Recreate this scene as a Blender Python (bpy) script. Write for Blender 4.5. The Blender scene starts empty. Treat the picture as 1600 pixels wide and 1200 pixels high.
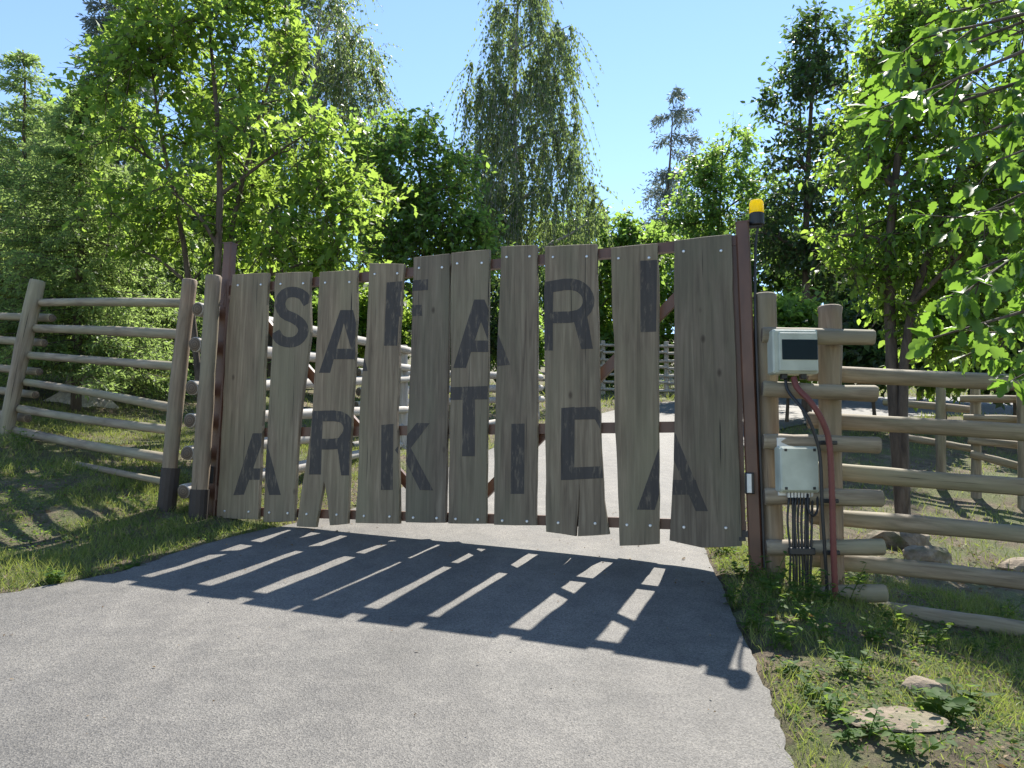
import bpy, math, random
import numpy as np
from mathutils import Vector, Matrix
random.seed(7); rng = np.random.default_rng(7)
SC = bpy.context.scene
COL = SC.collection

# ------------------------------------------------------------------ camera
EYE = np.array([0.0, 0.0, 1.45]); FPX = 1200.0
PITCH = math.radians(5.5); ROLL = math.radians(0.5)
r0 = np.array([1.0, 0, 0]); f0 = np.array([0, math.cos(PITCH), math.sin(PITCH)]); u0 = np.array([0, -math.sin(PITCH), math.cos(PITCH)])
RV = math.cos(ROLL)*r0 + math.sin(ROLL)*u0
UV = math.cos(ROLL)*u0 - math.sin(ROLL)*r0
cam_d = bpy.data.cameras.new('camera'); cam = bpy.data.objects.new('camera', cam_d); COL.objects.link(cam)
cam_d.sensor_width = 36; cam_d.lens = FPX/1600*36; cam_d.clip_start = 0.05; cam_d.clip_end = 2000
cam.matrix_world = Matrix([[RV[i], UV[i], -f0[i], EYE[i]] for i in range(3)] + [[0, 0, 0, 1]])
SC.camera = cam

def ray(px, py):
    return f0 + RV*((px-800)/FPX) + UV*((600-py)/FPX)
def P(px, py, Y):
    d = ray(px, py); return EYE + d*(Y/d[1])

# ------------------------------------------------------------------ terrain height
def sp(x, k=0.5):                       # soft ramp
    x = np.asarray(x, float)
    return 0.5*(x+np.sqrt(x*x+k*k))-0.5*k*0
def sstep(x, a, b):
    t = np.clip((np.asarray(x, float)-a)/(b-a), 0, 1); return t*t*(3-2*t)
def Hs(x, y):
    x = np.asarray(x, float); y = np.asarray(y, float)
    z = 0.1*np.maximum(y, -12) + 0.045*sp(y-8, 1) - 0.045*sp(y-30, 3) + 0.10*sp(y-37, 4) - 0.06*sp(y-110, 8)
    lb = sp(-x-2.9, 0.5); lb = 3.0*(1-np.exp(-lb*0.16/3.0))
    z = z + lb*sstep(y, 4.5, 9)
    rb = sp(x-2.0, 0.4); rb = 0.85*(1-np.exp(-rb*0.38/0.85))
    z = z - rb*(1-sstep(y, 8, 19))
    return z
def hit(px, py):                         # pixel -> point on the ground
    d = ray(px, py); t0, t1 = 0.5, 0.5
    g = lambda t: (EYE+d*t)[2]-float(Hs((EYE+d*t)[0], (EYE+d*t)[1]))
    while t1 < 120 and g(t1) > 0: t0 = t1; t1 += 0.1
    for _ in range(30):
        m = (t0+t1)/2
        if g(m) > 0: t0 = m
        else: t1 = m
    p = EYE+d*t1; return p

# ------------------------------------------------------------------ sun and sky
BEACON = P(1182, 322, 6.12)
SHADOW = hit(1153, 1070)
SUN = BEACON-SHADOW; SUN = SUN/np.linalg.norm(SUN)
elev = math.asin(SUN[2]); azim = math.atan2(SUN[0], SUN[1])
w = bpy.data.worlds.new('World'); SC.world = w; w.use_nodes = True
nt = w.node_tree; bg = nt.nodes['Background']
sky = nt.nodes.new('ShaderNodeTexSky'); sky.sky_type = 'NISHITA'; sky.sun_disc = False
sky.sun_elevation = elev; sky.sun_rotation = azim; sky.altitude = 300; sky.air_density = 1.0; sky.dust_density = 0.0; sky.ozone_density = 2.5
nt.links.new(sky.outputs[0], bg.inputs[0]); bg.inputs[1].default_value = 0.11
sd = bpy.data.lights.new('sun', 'SUN'); sd.energy = 4.6; sd.angle = math.radians(0.5); sd.color = (1.0, 0.95, 0.86)
so = bpy.data.objects.new('sun', sd); COL.objects.link(so)
so.rotation_euler = Vector(SUN).to_track_quat('Z', 'Y').to_euler(); so.location = (5, 20, 25)
SC.view_settings.view_transform = 'Standard'; SC.view_settings.look = 'None'
SC.view_settings.exposure = 1.27; SC.view_settings.gamma = 1.0; SC.view_settings.use_curve_mapping = False
SC.cycles.max_bounces = 7; SC.cycles.diffuse_bounces = 3; SC.cycles.glossy_bounces = 2; SC.cycles.transmission_bounces = 5
SC.cycles.use_denoising = True

# ------------------------------------------------------------------ materials
def nd(t, typ, **kw):
    n = t.nodes.new(typ)
    for k, v in kw.items(): setattr(n, k, v)
    return n
def ramp(t, fac, stops):
    r = nd(t, 'ShaderNodeValToRGB'); e = r.color_ramp.elements
    e[0].position, e[0].color = stops[0][0], (*stops[0][1], 1); e[1].position, e[1].color = stops[-1][0], (*stops[-1][1], 1)
    for p, c in stops[1:-1]:
        q = e.new(p); q.color = (*c, 1)
    t.links.new(fac, r.inputs[0]); return r.outputs[0]
def vec(t, scale=(1, 1, 1), obj=False):
    mp = nd(t, 'ShaderNodeMapping'); mp.inputs['Scale'].default_value = scale
    if obj:
        tc = nd(t, 'ShaderNodeTexCoord'); oi = nd(t, 'ShaderNodeObjectInfo')
        ad = nd(t, 'ShaderNodeVectorMath', operation='ADD'); ml = nd(t, 'ShaderNodeMath', operation='MULTIPLY'); ml.inputs[1].default_value = 37.0
        t.links.new(oi.outputs['Random'], ml.inputs[0]); t.links.new(tc.outputs['Object'], ad.inputs[0]); t.links.new(ml.outputs[0], ad.inputs[1])
        t.links.new(ad.outputs[0], mp.inputs['Vector'])
    else:
        g = nd(t, 'ShaderNodeNewGeometry'); t.links.new(g.outputs['Position'], mp.inputs['Vector'])
    return mp.outputs[0]
def noise(t, v, scale, detail=4, rough=0.55, dist=0.0):
    n = nd(t, 'ShaderNodeTexNoise'); n.inputs['Scale'].default_value = scale; n.inputs['Detail'].default_value = detail
    n.inputs['Roughness'].default_value = rough; n.inputs['Distortion'].default_value = dist
    t.links.new(v, n.inputs['Vector']); return n.outputs[0]
def mix(t, fac, a, b, mode='MIX'):
    m = nd(t, 'ShaderNodeMix', data_type='RGBA', blend_type=mode)
    for val, idx in ((fac, 0), (a, 6), (b, 7)):
        if isinstance(val, (int, float)): m.inputs[idx].default_value = val
        elif isinstance(val, tuple): m.inputs[idx].default_value = (*val, 1)
        else: t.links.new(val, m.inputs[idx])
    return m.outputs[2]
def bump(t, h, strength, dist):
    b = nd(t, 'ShaderNodeBump'); b.inputs['Strength'].default_value = strength; b.inputs['Distance'].default_value = dist
    t.links.new(h, b.inputs['Height']); return b.outputs[0]
def new(name):
    m = bpy.data.materials.new(name); m.use_nodes = True; t = m.node_tree; return m, t, t.nodes['Principled BSDF']
def plain(name, c, rough=0.6, metal=0.0, var=0.15, scale=12):
    m, t, b = new(name); n = noise(t, vec(t), scale, 5)
    lo = tuple(x*(1-var) for x in c); hi = tuple(min(1, x*(1+var)) for x in c)
    t.links.new(ramp(t, n, [(0.3, lo), (0.7, hi)]), b.inputs['Base Color']); b.inputs['Roughness'].default_value = rough; b.inputs['Metallic'].default_value = metal
    t.links.new(bump(t, noise(t, vec(t), scale*14, 3), 0.12, 0.004), b.inputs['Normal'])
    return m
def wood(name, stops, k=1.0, obj=False, scale=(28, 28, 1.4), rough=0.8, green=None, knots=False, chips=None):
    m, t, b = new(name); v = vec(t, scale, obj)
    n = noise(t, v, 1.0, 8, 0.6, 0.6); c = ramp(t, n, stops)
    v2 = vec(t, (3.2, 3.2, 0.9), obj); n2 = noise(t, v2, 1.0, 5, 0.6)
    c = mix(t, ramp(t, n2, [(0.35, (0, 0, 0)), (0.7, (0.75, 0.75, 0.75))]), c, mix(t, 0.62, c, (0.05, 0.042, 0.034)))
    if green:
        n3 = noise(t, vec(t, (2, 2, 0.6), obj), 1.3, 4); c = mix(t, ramp(t, n3, [(0.42, (0, 0, 0)), (0.66, (0.6, 0.6, 0.6))]), c, green)
    if chips:
        nc = noise(t, vec(t, (30, 30, 7)), 1.0, 6, 0.7); c = mix(t, ramp(t, nc, [(0.54, (0, 0, 0)), (0.66, (0.75, 0.75, 0.75))]), c, chips)
    if knots:
        vk = nd(t, 'ShaderNodeTexVoronoi'); vk.inputs['Scale'].default_value = 1.0; t.links.new(vec(t, (3.6, 3.6, 2.0)), vk.inputs['Vector'])
        c = mix(t, ramp(t, vk.outputs['Distance'], [(0.03, (0.8, 0.8, 0.8)), (0.085, (0, 0, 0))]), c, (0.045, 0.03, 0.02))
        oi = nd(t, 'ShaderNodeObjectInfo'); c = mix(t, 1.0, c, ramp(t, oi.outputs['Random'], [(0.0, (0.84, 0.83, 0.84)), (0.5, (1.10, 1.07, 1.03)), (1.0, (1.32, 1.24, 1.14))]), 'MULTIPLY')
    # thin drying cracks along the grain
    v3 = vec(t, (46, 46, 0.9), obj); n4 = noise(t, v3, 1.0, 2, 0.5)
    cr = ramp(t, n4, [(0.70, (0, 0, 0)), (0.76, (1, 1, 1))]); c = mix(t, cr, c, (0.02, 0.016, 0.012))
    if k != 1: c = mix(t, 1.0, c, (k, k, k), 'MULTIPLY')
    t.links.new(c, b.inputs['Base Color']); b.inputs['Roughness'].default_value = rough
    t.links.new(bump(t, n, 0.45, 0.006), b.inputs['Normal'])
    return m
M = {}
M['plank'] = wood('weathered_plank', [(0.25, (0.085, 0.064, 0.045)), (0.5, (0.185, 0.150, 0.108)), (0.75, (0.29, 0.245, 0.18))], green=(0.155, 0.15, 0.10), knots=True)
M['paint'] = wood('worn_black_paint', [(0.25, (0.028, 0.025, 0.025)), (0.6, (0.05, 0.044, 0.042)), (0.8, (0.085, 0.072, 0.06))], rough=0.75, chips=(0.15, 0.125, 0.09))
M['log'] = wood('peeled_log', [(0.25, (0.12, 0.09, 0.06)), (0.5, (0.28, 0.225, 0.16)), (0.75, (0.43, 0.36, 0.27))], obj=True, scale=(22, 22, 2.0), green=(0.24, 0.24, 0.15))
M['log_brown'] = wood('brown_log', [(0.25, (0.12, 0.08, 0.052)), (0.5, (0.26, 0.185, 0.125)), (0.75, (0.39, 0.30, 0.215))], obj=True, scale=(22, 22, 2.0), green=(0.20, 0.19, 0.13))
M['log_white'] = wood('bleached_log', [(0.25, (0.30, 0.26, 0.22)), (0.5, (0.48, 0.44, 0.39)), (0.75, (0.62, 0.58, 0.53))], obj=True, scale=(22, 22, 2.0))
M['dark_wrap'] = plain('dark_post_wrap', (0.035, 0.026, 0.022), 0.7)
def endgrain():
    m, t, b = new('log_end'); tc = nd(t, 'ShaderNodeTexCoord')
    wv = nd(t, 'ShaderNodeTexWave', wave_type='RINGS', rings_direction='Z'); wv.inputs['Scale'].default_value = 14; wv.inputs['Distortion'].default_value = 1.5
    t.links.new(tc.outputs['Object'], wv.inputs['Vector'])
    c = mix(t, noise(t, vec(t), 9, 4), ramp(t, wv.outputs[0], [(0.2, (0.09, 0.065, 0.045)), (0.8, (0.20, 0.15, 0.10))]), (0.07, 0.055, 0.045))
    t.links.new(c, b.inputs['Base Color']); b.inputs['Roughness'].default_value = 0.9; return m
M['end'] = endgrain()
def steel():
    m, t, b = new('brown_painted_steel'); n = noise(t, vec(t, (1, 1, 0.35)), 7, 6)
    c = ramp(t, n, [(0.3, (0.07, 0.030, 0.018)), (0.6, (0.115, 0.050, 0.030)), (0.8, (0.16, 0.08, 0.05))])
    t.links.new(c, b.inputs['Base Color']); b.inputs['Roughness'].default_value = 0.42
    t.links.new(bump(t, noise(t, vec(t), 90, 2), 0.1, 0.002), b.inputs['Normal']); return m
M['steel'] = steel()
M['zinc'] = plain('galvanised_bolt', (0.55, 0.56, 0.58), 0.4, 0.8)
M['grey_box'] = plain('light_grey_plastic', (0.42, 0.45, 0.39), 0.5, var=0.16, scale=5)
M['window'] = plain('smoked_window', (0.008, 0.018, 0.024), 0.35, var=0.2, scale=3)
M['window'].node_tree.nodes['Principled BSDF'].inputs['Specular IOR Level'].default_value = 0.15
M['black'] = plain('black_plastic', (0.018, 0.018, 0.02), 0.5)
M['red'] = plain('red_conduit', (0.15, 0.04, 0.032), 0.6)
M['silver'] = plain('silver_cover', (0.50, 0.51, 0.52), 0.4, 0.3)
def amber():
    m, t, b = new('amber_lens'); b.inputs['Base Color'].default_value = (0.95, 0.72, 0.01, 1); b.inputs['Roughness'].default_value = 0.2
    b.inputs['Subsurface Weight'].default_value = 0.0
    tr = nd(t, 'ShaderNodeBsdfTranslucent'); tr.inputs[0].default_value = (1.0, 0.82, 0.01, 1); mx = nd(t, 'ShaderNodeMixShader'); mx.inputs[0].default_value = 0.55
    t.links.new(b.outputs[0], mx.inputs[1]); t.links.new(tr.outputs[0], mx.inputs[2]); t.links.new(mx.outputs[0], t.nodes['Material Output'].inputs[0]); return m
M['amber'] = amber()
def asphalt():
    m, t, b = new('worn_asphalt'); v = vec(t)
    vo = nd(t, 'ShaderNodeTexVoronoi'); vo.inputs['Scale'].default_value = 135; t.links.new(v, vo.inputs['Vector'])
    c = ramp(t, vo.outputs['Color'], [(0.15, (0.04, 0.04, 0.042)), (0.45, (0.112, 0.111, 0.109)), (0.85, (0.225, 0.221, 0.213))])
    n2 = noise(t, v, 210, 2); c = mix(t, 0.5, c, ramp(t, n2, [(0.3, (0.06, 0.06, 0.06)), (0.7, (0.21, 0.208, 0.205))]))
    n1 = noise(t, v, 0.55, 5, 0.6); c = mix(t, 1.0, c, ramp(t, n1, [(0.3, (0.78, 0.75, 0.71)), (0.7, (1.18, 1.12, 1.04))]), 'MULTIPLY')
    n3 = noise(t, v, 6, 4); c = mix(t, 1.0, c, ramp(t, n3, [(0.3, (0.82, 0.82, 0.82)), (0.7, (1.12, 1.11, 1.08))]), 'MULTIPLY')
    n5 = noise(t, vec(t, (1.6, 0.16, 1)), 1.0, 4, 0.6); c = mix(t, 1.0, c, ramp(t, n5, [(0.35, (0.84, 0.84, 0.84)), (0.65, (1.1, 1.1, 1.1))]), 'MULTIPLY')
    t.links.new(c, b.inputs['Base Color']); b.inputs['Roughness'].default_value = 0.72; b.inputs['Specular IOR Level'].default_value = 0.35
    t.links.new(bump(t, vo.outputs['Distance'], 0.5, 0.006), b.inputs['Normal']); return m
M['asphalt'] = asphalt()
def soil():
    m, t, b = new('soil_and_moss'); v = vec(t)
    a = ramp(t, noise(t, v, 5, 8, 0.65), [(0.3, (0.065, 0.048, 0.03)), (0.5, (0.15, 0.115, 0.075)), (0.72, (0.27, 0.22, 0.15))])
    g = ramp(t, noise(t, v, 22, 6, 0.7), [(0.3, (0.06, 0.08, 0.022)), (0.7, (0.18, 0.21, 0.065))])
    f = ramp(t, noise(t, v, 1.3, 7, 0.7), [(0.44, (0, 0, 0)), (0.58, (0.9, 0.9, 0.9))])
    c = mix(t, f, a, g); c = mix(t, 1.0, c, ramp(t, noise(t, v, 70, 5, 0.75), [(0.32, (0.45, 0.45, 0.45)), (0.68, (1.45, 1.4, 1.3))]), 'MULTIPLY'); t.links.new(c, b.inputs['Base Color']); b.inputs['Roughness'].default_value = 0.95
    t.links.new(bump(t, noise(t, v, 45, 7, 0.75), 1.0, 0.05), b.inputs['Normal']); return m
M['soil'] = soil()
def leaf(name, cols, trans, tf=0.5, rough=0.45, spec=0.4):
    m, t, b = new(name); g = nd(t, 'ShaderNodeNewGeometry')
    rnd = g.outputs['Random Per Island']
    c = ramp(t, rnd, [(0.0, cols[0]), (0.55, cols[1]), (1.0, cols[2])])
    c = mix(t, noise(t, vec(t), 0.9, 3), mix(t, 1.0, c, (0.8, 0.85, 0.8), 'MULTIPLY'), c)
    t.links.new(c, b.inputs['Base Color']); b.inputs['Roughness'].default_value = rough; b.inputs['Specular IOR Level'].default_value = spec
    tr = nd(t, 'ShaderNodeBsdfTranslucent')
    t.links.new(ramp(t, rnd, [(0.0, tuple(x*0.75 for x in trans)), (1.0, trans)]), tr.inputs[0])
    mx = nd(t, 'ShaderNodeMixShader'); mx.inputs[0].default_value = tf
    t.links.new(b.outputs[0], mx.inputs[1]); t.links.new(tr.outputs[0], mx.inputs[2]); t.links.new(mx.outputs[0], t.nodes['Material Output'].inputs[0]); return m
M['oak_leaf'] = leaf('oak_leaf', [(0.035, 0.085, 0.018), (0.06, 0.125, 0.022), (0.10, 0.17, 0.03)], (0.42, 0.60, 0.09), 0.55)
M['near_leaf'] = leaf('near_oak_leaf', [(0.035, 0.085, 0.02), (0.05, 0.11, 0.025), (0.075, 0.14, 0.03)], (0.26, 0.46, 0.05), 0.5)
M['beech_leaf'] = leaf('birch_hazel_leaf', [(0.04, 0.09, 0.02), (0.065, 0.13, 0.028), (0.10, 0.17, 0.03)], (0.40, 0.60, 0.08), 0.55)
M['birch_leaf'] = leaf('birch_leaf', [(0.05, 0.08, 0.035), (0.075, 0.115, 0.045), (0.10, 0.15, 0.05)], (0.34, 0.46, 0.13), 0.5)
M['maple_leaf'] = leaf('woodland_leaf', [(0.03, 0.07, 0.018), (0.05, 0.11, 0.022), (0.08, 0.15, 0.03)], (0.38, 0.58, 0.10), 0.54)
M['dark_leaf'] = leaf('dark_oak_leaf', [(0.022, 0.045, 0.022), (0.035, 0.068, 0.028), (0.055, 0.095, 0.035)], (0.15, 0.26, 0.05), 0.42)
M['needle'] = leaf('spruce_needle', [(0.07, 0.12, 0.04), (0.10, 0.165, 0.055), (0.15, 0.21, 0.07)], (0.42, 0.58, 0.16), 0.55, 0.5)
M['needle_gold'] = leaf('larch_needle', [(0.09, 0.12, 0.025), (0.14, 0.17, 0.03), (0.20, 0.21, 0.04)], (0.40, 0.40, 0.05), 0.42, 0.5)
M['needle_hazed'] = leaf('hazed_spruce_needle', [(0.10, 0.13, 0.12), (0.13, 0.16, 0.15), (0.16, 0.19, 0.17)], (0.18, 0.23, 0.18), 0.4, 0.6)  # distance haze painted into the needle colour as pale blue-grey
M['grass'] = leaf('grass_blade', [(0.09, 0.135, 0.028), (0.15, 0.205, 0.04), (0.34, 0.31, 0.14)], (0.36, 0.42, 0.09), 0.42, 0.5)
M['dry'] = leaf('dry_leaf', [(0.10, 0.06, 0.03), (0.17, 0.11, 0.06), (0.28, 0.20, 0.12)], (0.25, 0.15, 0.05), 0.25, 0.8)
M['weed'] = leaf('weed_leaf', [(0.035, 0.08, 0.02), (0.06, 0.12, 0.03), (0.09, 0.16, 0.035)], (0.27, 0.40, 0.06), 0.45, 0.65, 0.2)
def bark(name, a, c2, sc=(14, 14, 3)):
    m, t, b = new(name); n = noise(t, vec(t, sc), 1, 7, 0.65, 0.4)
    t.links.new(ramp(t, n, [(0.3, a), (0.7, c2)]), b.inputs['Base Color']); b.inputs['Roughness'].default_value = 0.9
    t.links.new(bump(t, n, 0.8, 0.02), b.inputs['Normal']); return m
M['bark'] = bark('brown_bark', (0.035, 0.026, 0.02), (0.13, 0.10, 0.075))
M['birch_bark'] = bark('birch_bark', (0.10, 0.095, 0.09), (0.50, 0.48, 0.45), (3, 3, 14))
def stone_mat():
    m, t, b = new('sandy_stone'); n = noise(t, vec(t), 6, 8, 0.65)
    c = ramp(t, n, [(0.3, (0.11, 0.085, 0.06)), (0.55, (0.24, 0.19, 0.135)), (0.75, (0.33, 0.28, 0.21))])
    c = mix(t, ramp(t, noise(t, vec(t), 2.5, 5), [(0.52, (0, 0, 0)), (0.68, (0.8, 0.8, 0.8))]), c, (0.07, 0.09, 0.035))
    t.links.new(c, b.inputs['Base Color']); b.inputs['Roughness'].default_value = 0.9
    t.links.new(bump(t, noise(t, vec(t), 18, 7, 0.7), 0.7, 0.03), b.inputs['Normal']); return m
M['stone'] = stone_mat()

# ------------------------------------------------------------------ object helpers
W = {}                                    # world location of each object (none of the parents is rotated)
def wl(o): return W.get(o.name, np.zeros(3)) if o else np.zeros(3)
def tag(o, label=None, cat=None, group=None, kind=None):
    if label: o['label'] = label
    if cat: o['category'] = cat
    if group: o['group'] = group
    if kind: o['kind'] = kind
    return o
def thing(name, loc, label, cat, group=None):
    o = bpy.data.objects.new(name, None); COL.objects.link(o); o.empty_display_size = 0.1
    o.location = tuple(loc); W[o.name] = np.array(loc, float); return tag(o, label, cat, group)
def mesh_data(name, v, f, mats, smooth=False, midx=None):
    me = bpy.data.meshes.new(name); v = np.asarray(v, np.float32)
    if isinstance(f, np.ndarray):
        nf, k = f.shape; me.vertices.add(len(v)); me.vertices.foreach_set('co', v.ravel())
        me.loops.add(nf*k); me.loops.foreach_set('vertex_index', f.astype(np.int32).ravel())
        me.polygons.add(nf); me.polygons.foreach_set('loop_start', np.arange(nf, dtype=np.int32)*k)
        me.update(calc_edges=True)
    else:
        me.from_pydata([tuple(map(float, p)) for p in v], [], [tuple(int(i) for i in q) for q in f]); me.update()
    for m in (mats if isinstance(mats, list) else [mats]): me.materials.append(m)
    if smooth: me.polygons.foreach_set('use_smooth', np.ones(len(me.polygons), bool))
    if midx is not None: me.polygons.foreach_set('material_index', np.asarray(midx, np.int32))
    return me
def put(name, v, f, mats, parent=None, smooth=False, midx=None):
    v = np.asarray(v, float); c = (v.min(0)+v.max(0))/2
    if parent is None: c[2] = v[:, 2].min()
    o = bpy.data.objects.new(name, mesh_data(name, v-c, f, mats, smooth, midx)); COL.objects.link(o)
    o.parent = parent; o.location = tuple(c-wl(parent)); W[o.name] = c; return o
class Acc:                                # collects pieces of ONE part
    def __init__(s): s.v = []; s.f = []; s.n = 0
    def add(s, v, f):
        s.v.append(np.asarray(v, float)); s.f += [tuple(int(i)+s.n for i in q) for q in f]; s.n += len(v); return s
    def put(s, name, mats, parent=None, smooth=False): return put(name, np.concatenate(s.v), s.f, mats, parent, smooth)
def frame(d):
    d = np.asarray(d, float); d = d/np.linalg.norm(d); a = np.array([0, 0, 1.0]) if abs(d[2]) < 0.9 else np.array([1.0, 0, 0])
    x = np.cross(a, d); x /= np.linalg.norm(x); return x, np.cross(d, x), d
def tube(pts, rad, n=8, cap=True):
    pts = np.asarray(pts, float); m = len(pts); rad = np.broadcast_to(np.asarray(rad, float), (m,))
    tg = np.gradient(pts, axis=0); v = []; px = None
    for i in range(m):
        x, y, d = frame(tg[i])
        if px is not None:
            x = px-d*np.dot(px, d); x /= np.linalg.norm(x); y = np.cross(d, x)
        px = x; a = np.arange(n)*2*math.pi/n
        v.append(pts[i]+rad[i]*(np.cos(a)[:, None]*x+np.sin(a)[:, None]*y))
    f = [(i*n+j, i*n+(j+1) % n, (i+1)*n+(j+1) % n, (i+1)*n+j) for i in range(m-1) for j in range(n)]
    if cap: f += [tuple(range(n-1, -1, -1)), tuple((m-1)*n+j for j in range(n))]
    return np.concatenate(v), f
def curve(ctrl, n=10):                   # Catmull-Rom
    c = np.asarray(ctrl, float); c = np.vstack([2*c[0]-c[1], c, 2*c[-1]-c[-2]]); out = []
    k = len(c)-3
    for s in np.linspace(0, k-1e-6, n):
        i = int(s); t = s-i; p0, p1, p2, p3 = c[i:i+4]
        out.append(0.5*((2*p1)+(-p0+p2)*t+(2*p0-5*p1+4*p2-p3)*t*t+(-p0+3*p1-3*p2+p3)*t**3))
    return np.array(out)
def box(c, sx, sy, sz, ax=None, bev=0.0):
    X, Y, Z = ax if ax is not None else (np.array([1.0, 0, 0]), np.array([0, 1.0, 0]), np.array([0, 0, 1.0]))
    c = np.asarray(c, float)
    if bev <= 0:
        v = [c+X*sx/2*i+Y*sy/2*j+Z*sz/2*k for k in (-1, 1) for j in (-1, 1) for i in (-1, 1)]
        return np.array(v), [(0, 2, 3, 1), (4, 5, 7, 6), (0, 1, 5, 4), (2, 6, 7, 3), (0, 4, 6, 2), (1, 3, 7, 5)]
    v = []                                # bevelled front (-Y) edge and corners
    def ringp(w_, h_, b, y): return [c+X*a+Z*k+Y*y for a, k in ((-w_+b, -h_), (w_-b, -h_), (w_, -h_+b), (w_, h_-b), (w_-b, h_), (-w_+b, h_), (-w_, h_-b), (-w_, -h_+b))]
    v = ringp(sx/2, sz/2, bev, sy/2)+ringp(sx/2, sz/2, bev, -sy/2+bev)+ringp(sx/2-bev, sz/2-bev, bev, -sy/2)
    f = [tuple(range(7, -1, -1))[::-1]]+[(r*8+j, r*8+8+j, r*8+8+(j+1) % 8, r*8+(j+1) % 8) for r in (0, 1) for j in range(8)]+[tuple(range(23, 15, -1))]
    return np.array(v), f
def log(name, a, b, r, mat, parent, r2=None, seed=0, n=14, sag=0.0):
    a = np.asarray(a, float); b = np.asarray(b, float); L = np.linalg.norm(b-a); x, y, d = frame(b-a); r2 = r2 or r
    g = np.random.default_rng(int(abs(a[0]*971+a[2]*577+seed*31+L*113)*10) % 100000)
    ts = np.concatenate([[0, 0.012/L], np.linspace(0.03, 0.97, 9), [1-0.012/L, 1]]); v = []
    ph = g.uniform(0, 6.28, 4)
    for i, t in enumerate(ts):
        rr = (r+(r2-r)*t)*(0.90 if i in (0, len(ts)-1) else 1.0)*(1+0.035*math.sin(9*t+ph[0])+0.025*g.normal())
        an = np.arange(n)*2*math.pi/n; q = rr*(1+0.035*np.sin(2*an+ph[1]+t*2)+0.025*np.sin(3*an+ph[2]))
        off = np.array([0.018*math.sin(math.pi*t)*math.sin(ph[3]), 0.018*math.sin(math.pi*t)*math.cos(ph[3])])*min(1, L/3)
        v.append(np.stack([q*np.cos(an)+off[0], q*np.sin(an)+off[1], np.full(n, (t-0.5)*L)], 1))
    m = len(ts); f = [(i*n+j, i*n+(j+1) % n, (i+1)*n+(j+1) % n, (i+1)*n+j) for i in range(m-1) for j in range(n)]
    f += [tuple(range(n-1, -1, -1)), tuple((m-1)*n+j for j in range(n))]
    me = mesh_data(name, np.concatenate(v), f, [mat, M['end']], True, [0]*(len(f)-2)+[1, 1])
    o = bpy.data.objects.new(name, me); COL.objects.link(o); o.parent = parent; c = (a+b)/2; W[o.name] = c
    o.matrix_local = Matrix([[x[i], y[i], d[i], (c-wl(parent))[i]] for i in range(3)]+[[0, 0, 0, 1]])
    return o

# ------------------------------------------------------------------ road and ground
left_px = [(0, 930), (60, 917), (130, 905), (190, 893), (240, 876), (290, 858), (345, 843), (400, 829), (460, 819)]
right_px = [(1265, 1290), (1245, 1200), (1214, 1130), (1190, 1062), (1172, 1010), (1150, 962), (1128, 915), (1108, 878), (1104, 856)]
LE = [(-16, -14), (-15, -4), (-13, 1.6), (-8, 3.9)]+[tuple(hit(*p)[:2]) for p in left_px]+[(-1.62, 8.6), (-1.25, 10.3), (-0.5, 13), (0.55, 16.2), (2.2, 20.5), (4.4, 25), (8.5, 28.5), (15, 30), (30, 31), (60, 33)]
RE = [(3.5, -14), (2.3, -4), (1.55, -1), (1.45, 1.2)]+[tuple(hit(*p)[:2]) for p in right_px]+[(1.85, 7.4), (2.1, 9), (2.8, 11.5), (4.2, 14.8), (6.4, 18), (9, 20.2), (12, 21.2), (17, 22.2), (30, 24), (60, 27)]
LE = np.array(LE, float); RE = np.array(RE, float)
def densify(E, k=8):
    u = np.linspace(0, len(E)-1, (len(E)-1)*k+1); q = np.column_stack([np.interp(u, np.arange(len(E)), E[:, i]) for i in (0, 1)])
    p = np.vstack([np.repeat(q[:1], 3, 0), q, np.repeat(q[-1:], 3, 0)]); return np.column_stack([np.convolve(p[:, i], np.ones(7)/7, 'valid') for i in (0, 1)])
LD, RD = densify(LE), densify(RE)
jit = lambda n, a: np.convolve(rng.normal(0, 1, n+4), np.ones(5)/5, 'valid')*a
LD = LD+np.column_stack([jit(len(LD), 0.03), jit(len(LD), 0.03)]); RD = RD+np.column_stack([jit(len(RD), 0.03), jit(len(RD), 0.02)])
ROADPOLY = np.vstack([LD, RD[::-1]])
def inside(poly, x, y):
    x = np.asarray(x, float); y = np.asarray(y, float); r = np.zeros(x.shape, bool); n = len(poly)
    for i in range(n):
        x0, y0 = poly[i]; x1, y1 = poly[(i+1) % n]
        if y0 == y1: continue
        c = ((y0 > y) != (y1 > y)) & (x < (x1-x0)*(y-y0)/(y1-y0)+x0); r ^= c
    return r
def road_dist(x, y):                      # distance to the nearest road edge, negative on the road
    x = np.asarray(x, float); y = np.asarray(y, float); d = np.full(x.shape, 1e9)
    for E in (LD, RD):
        for i in range(0, len(E)-1):
            a = E[i]; b = E[i+1]; ab = b-a; L2 = max(ab@ab, 1e-9)
            t = np.clip(((x-a[0])*ab[0]+(y-a[1])*ab[1])/L2, 0, 1)
            d = np.minimum(d, np.hypot(x-a[0]-t*ab[0], y-a[1]-t*ab[1]))
    return np.where(inside(ROADPOLY, x, y), -d, d)
def vnoise(x, y, s, seed):
    g = np.random.default_rng(seed).normal(0, 1, (64, 64)); x = np.asarray(x)/s; y = np.asarray(y)/s
    xi = np.floor(x).astype(int); yi = np.floor(y).astype(int); fx = x-xi; fy = y-yi; fx = fx*fx*(3-2*fx); fy = fy*fy*(3-2*fy)
    q = lambda i, j: g[i % 64, j % 64]
    return (q(xi, yi)*(1-fx)+q(xi+1, yi)*fx)*(1-fy)+(q(xi, yi+1)*(1-fx)+q(xi+1, yi+1)*fx)*fy
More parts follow.
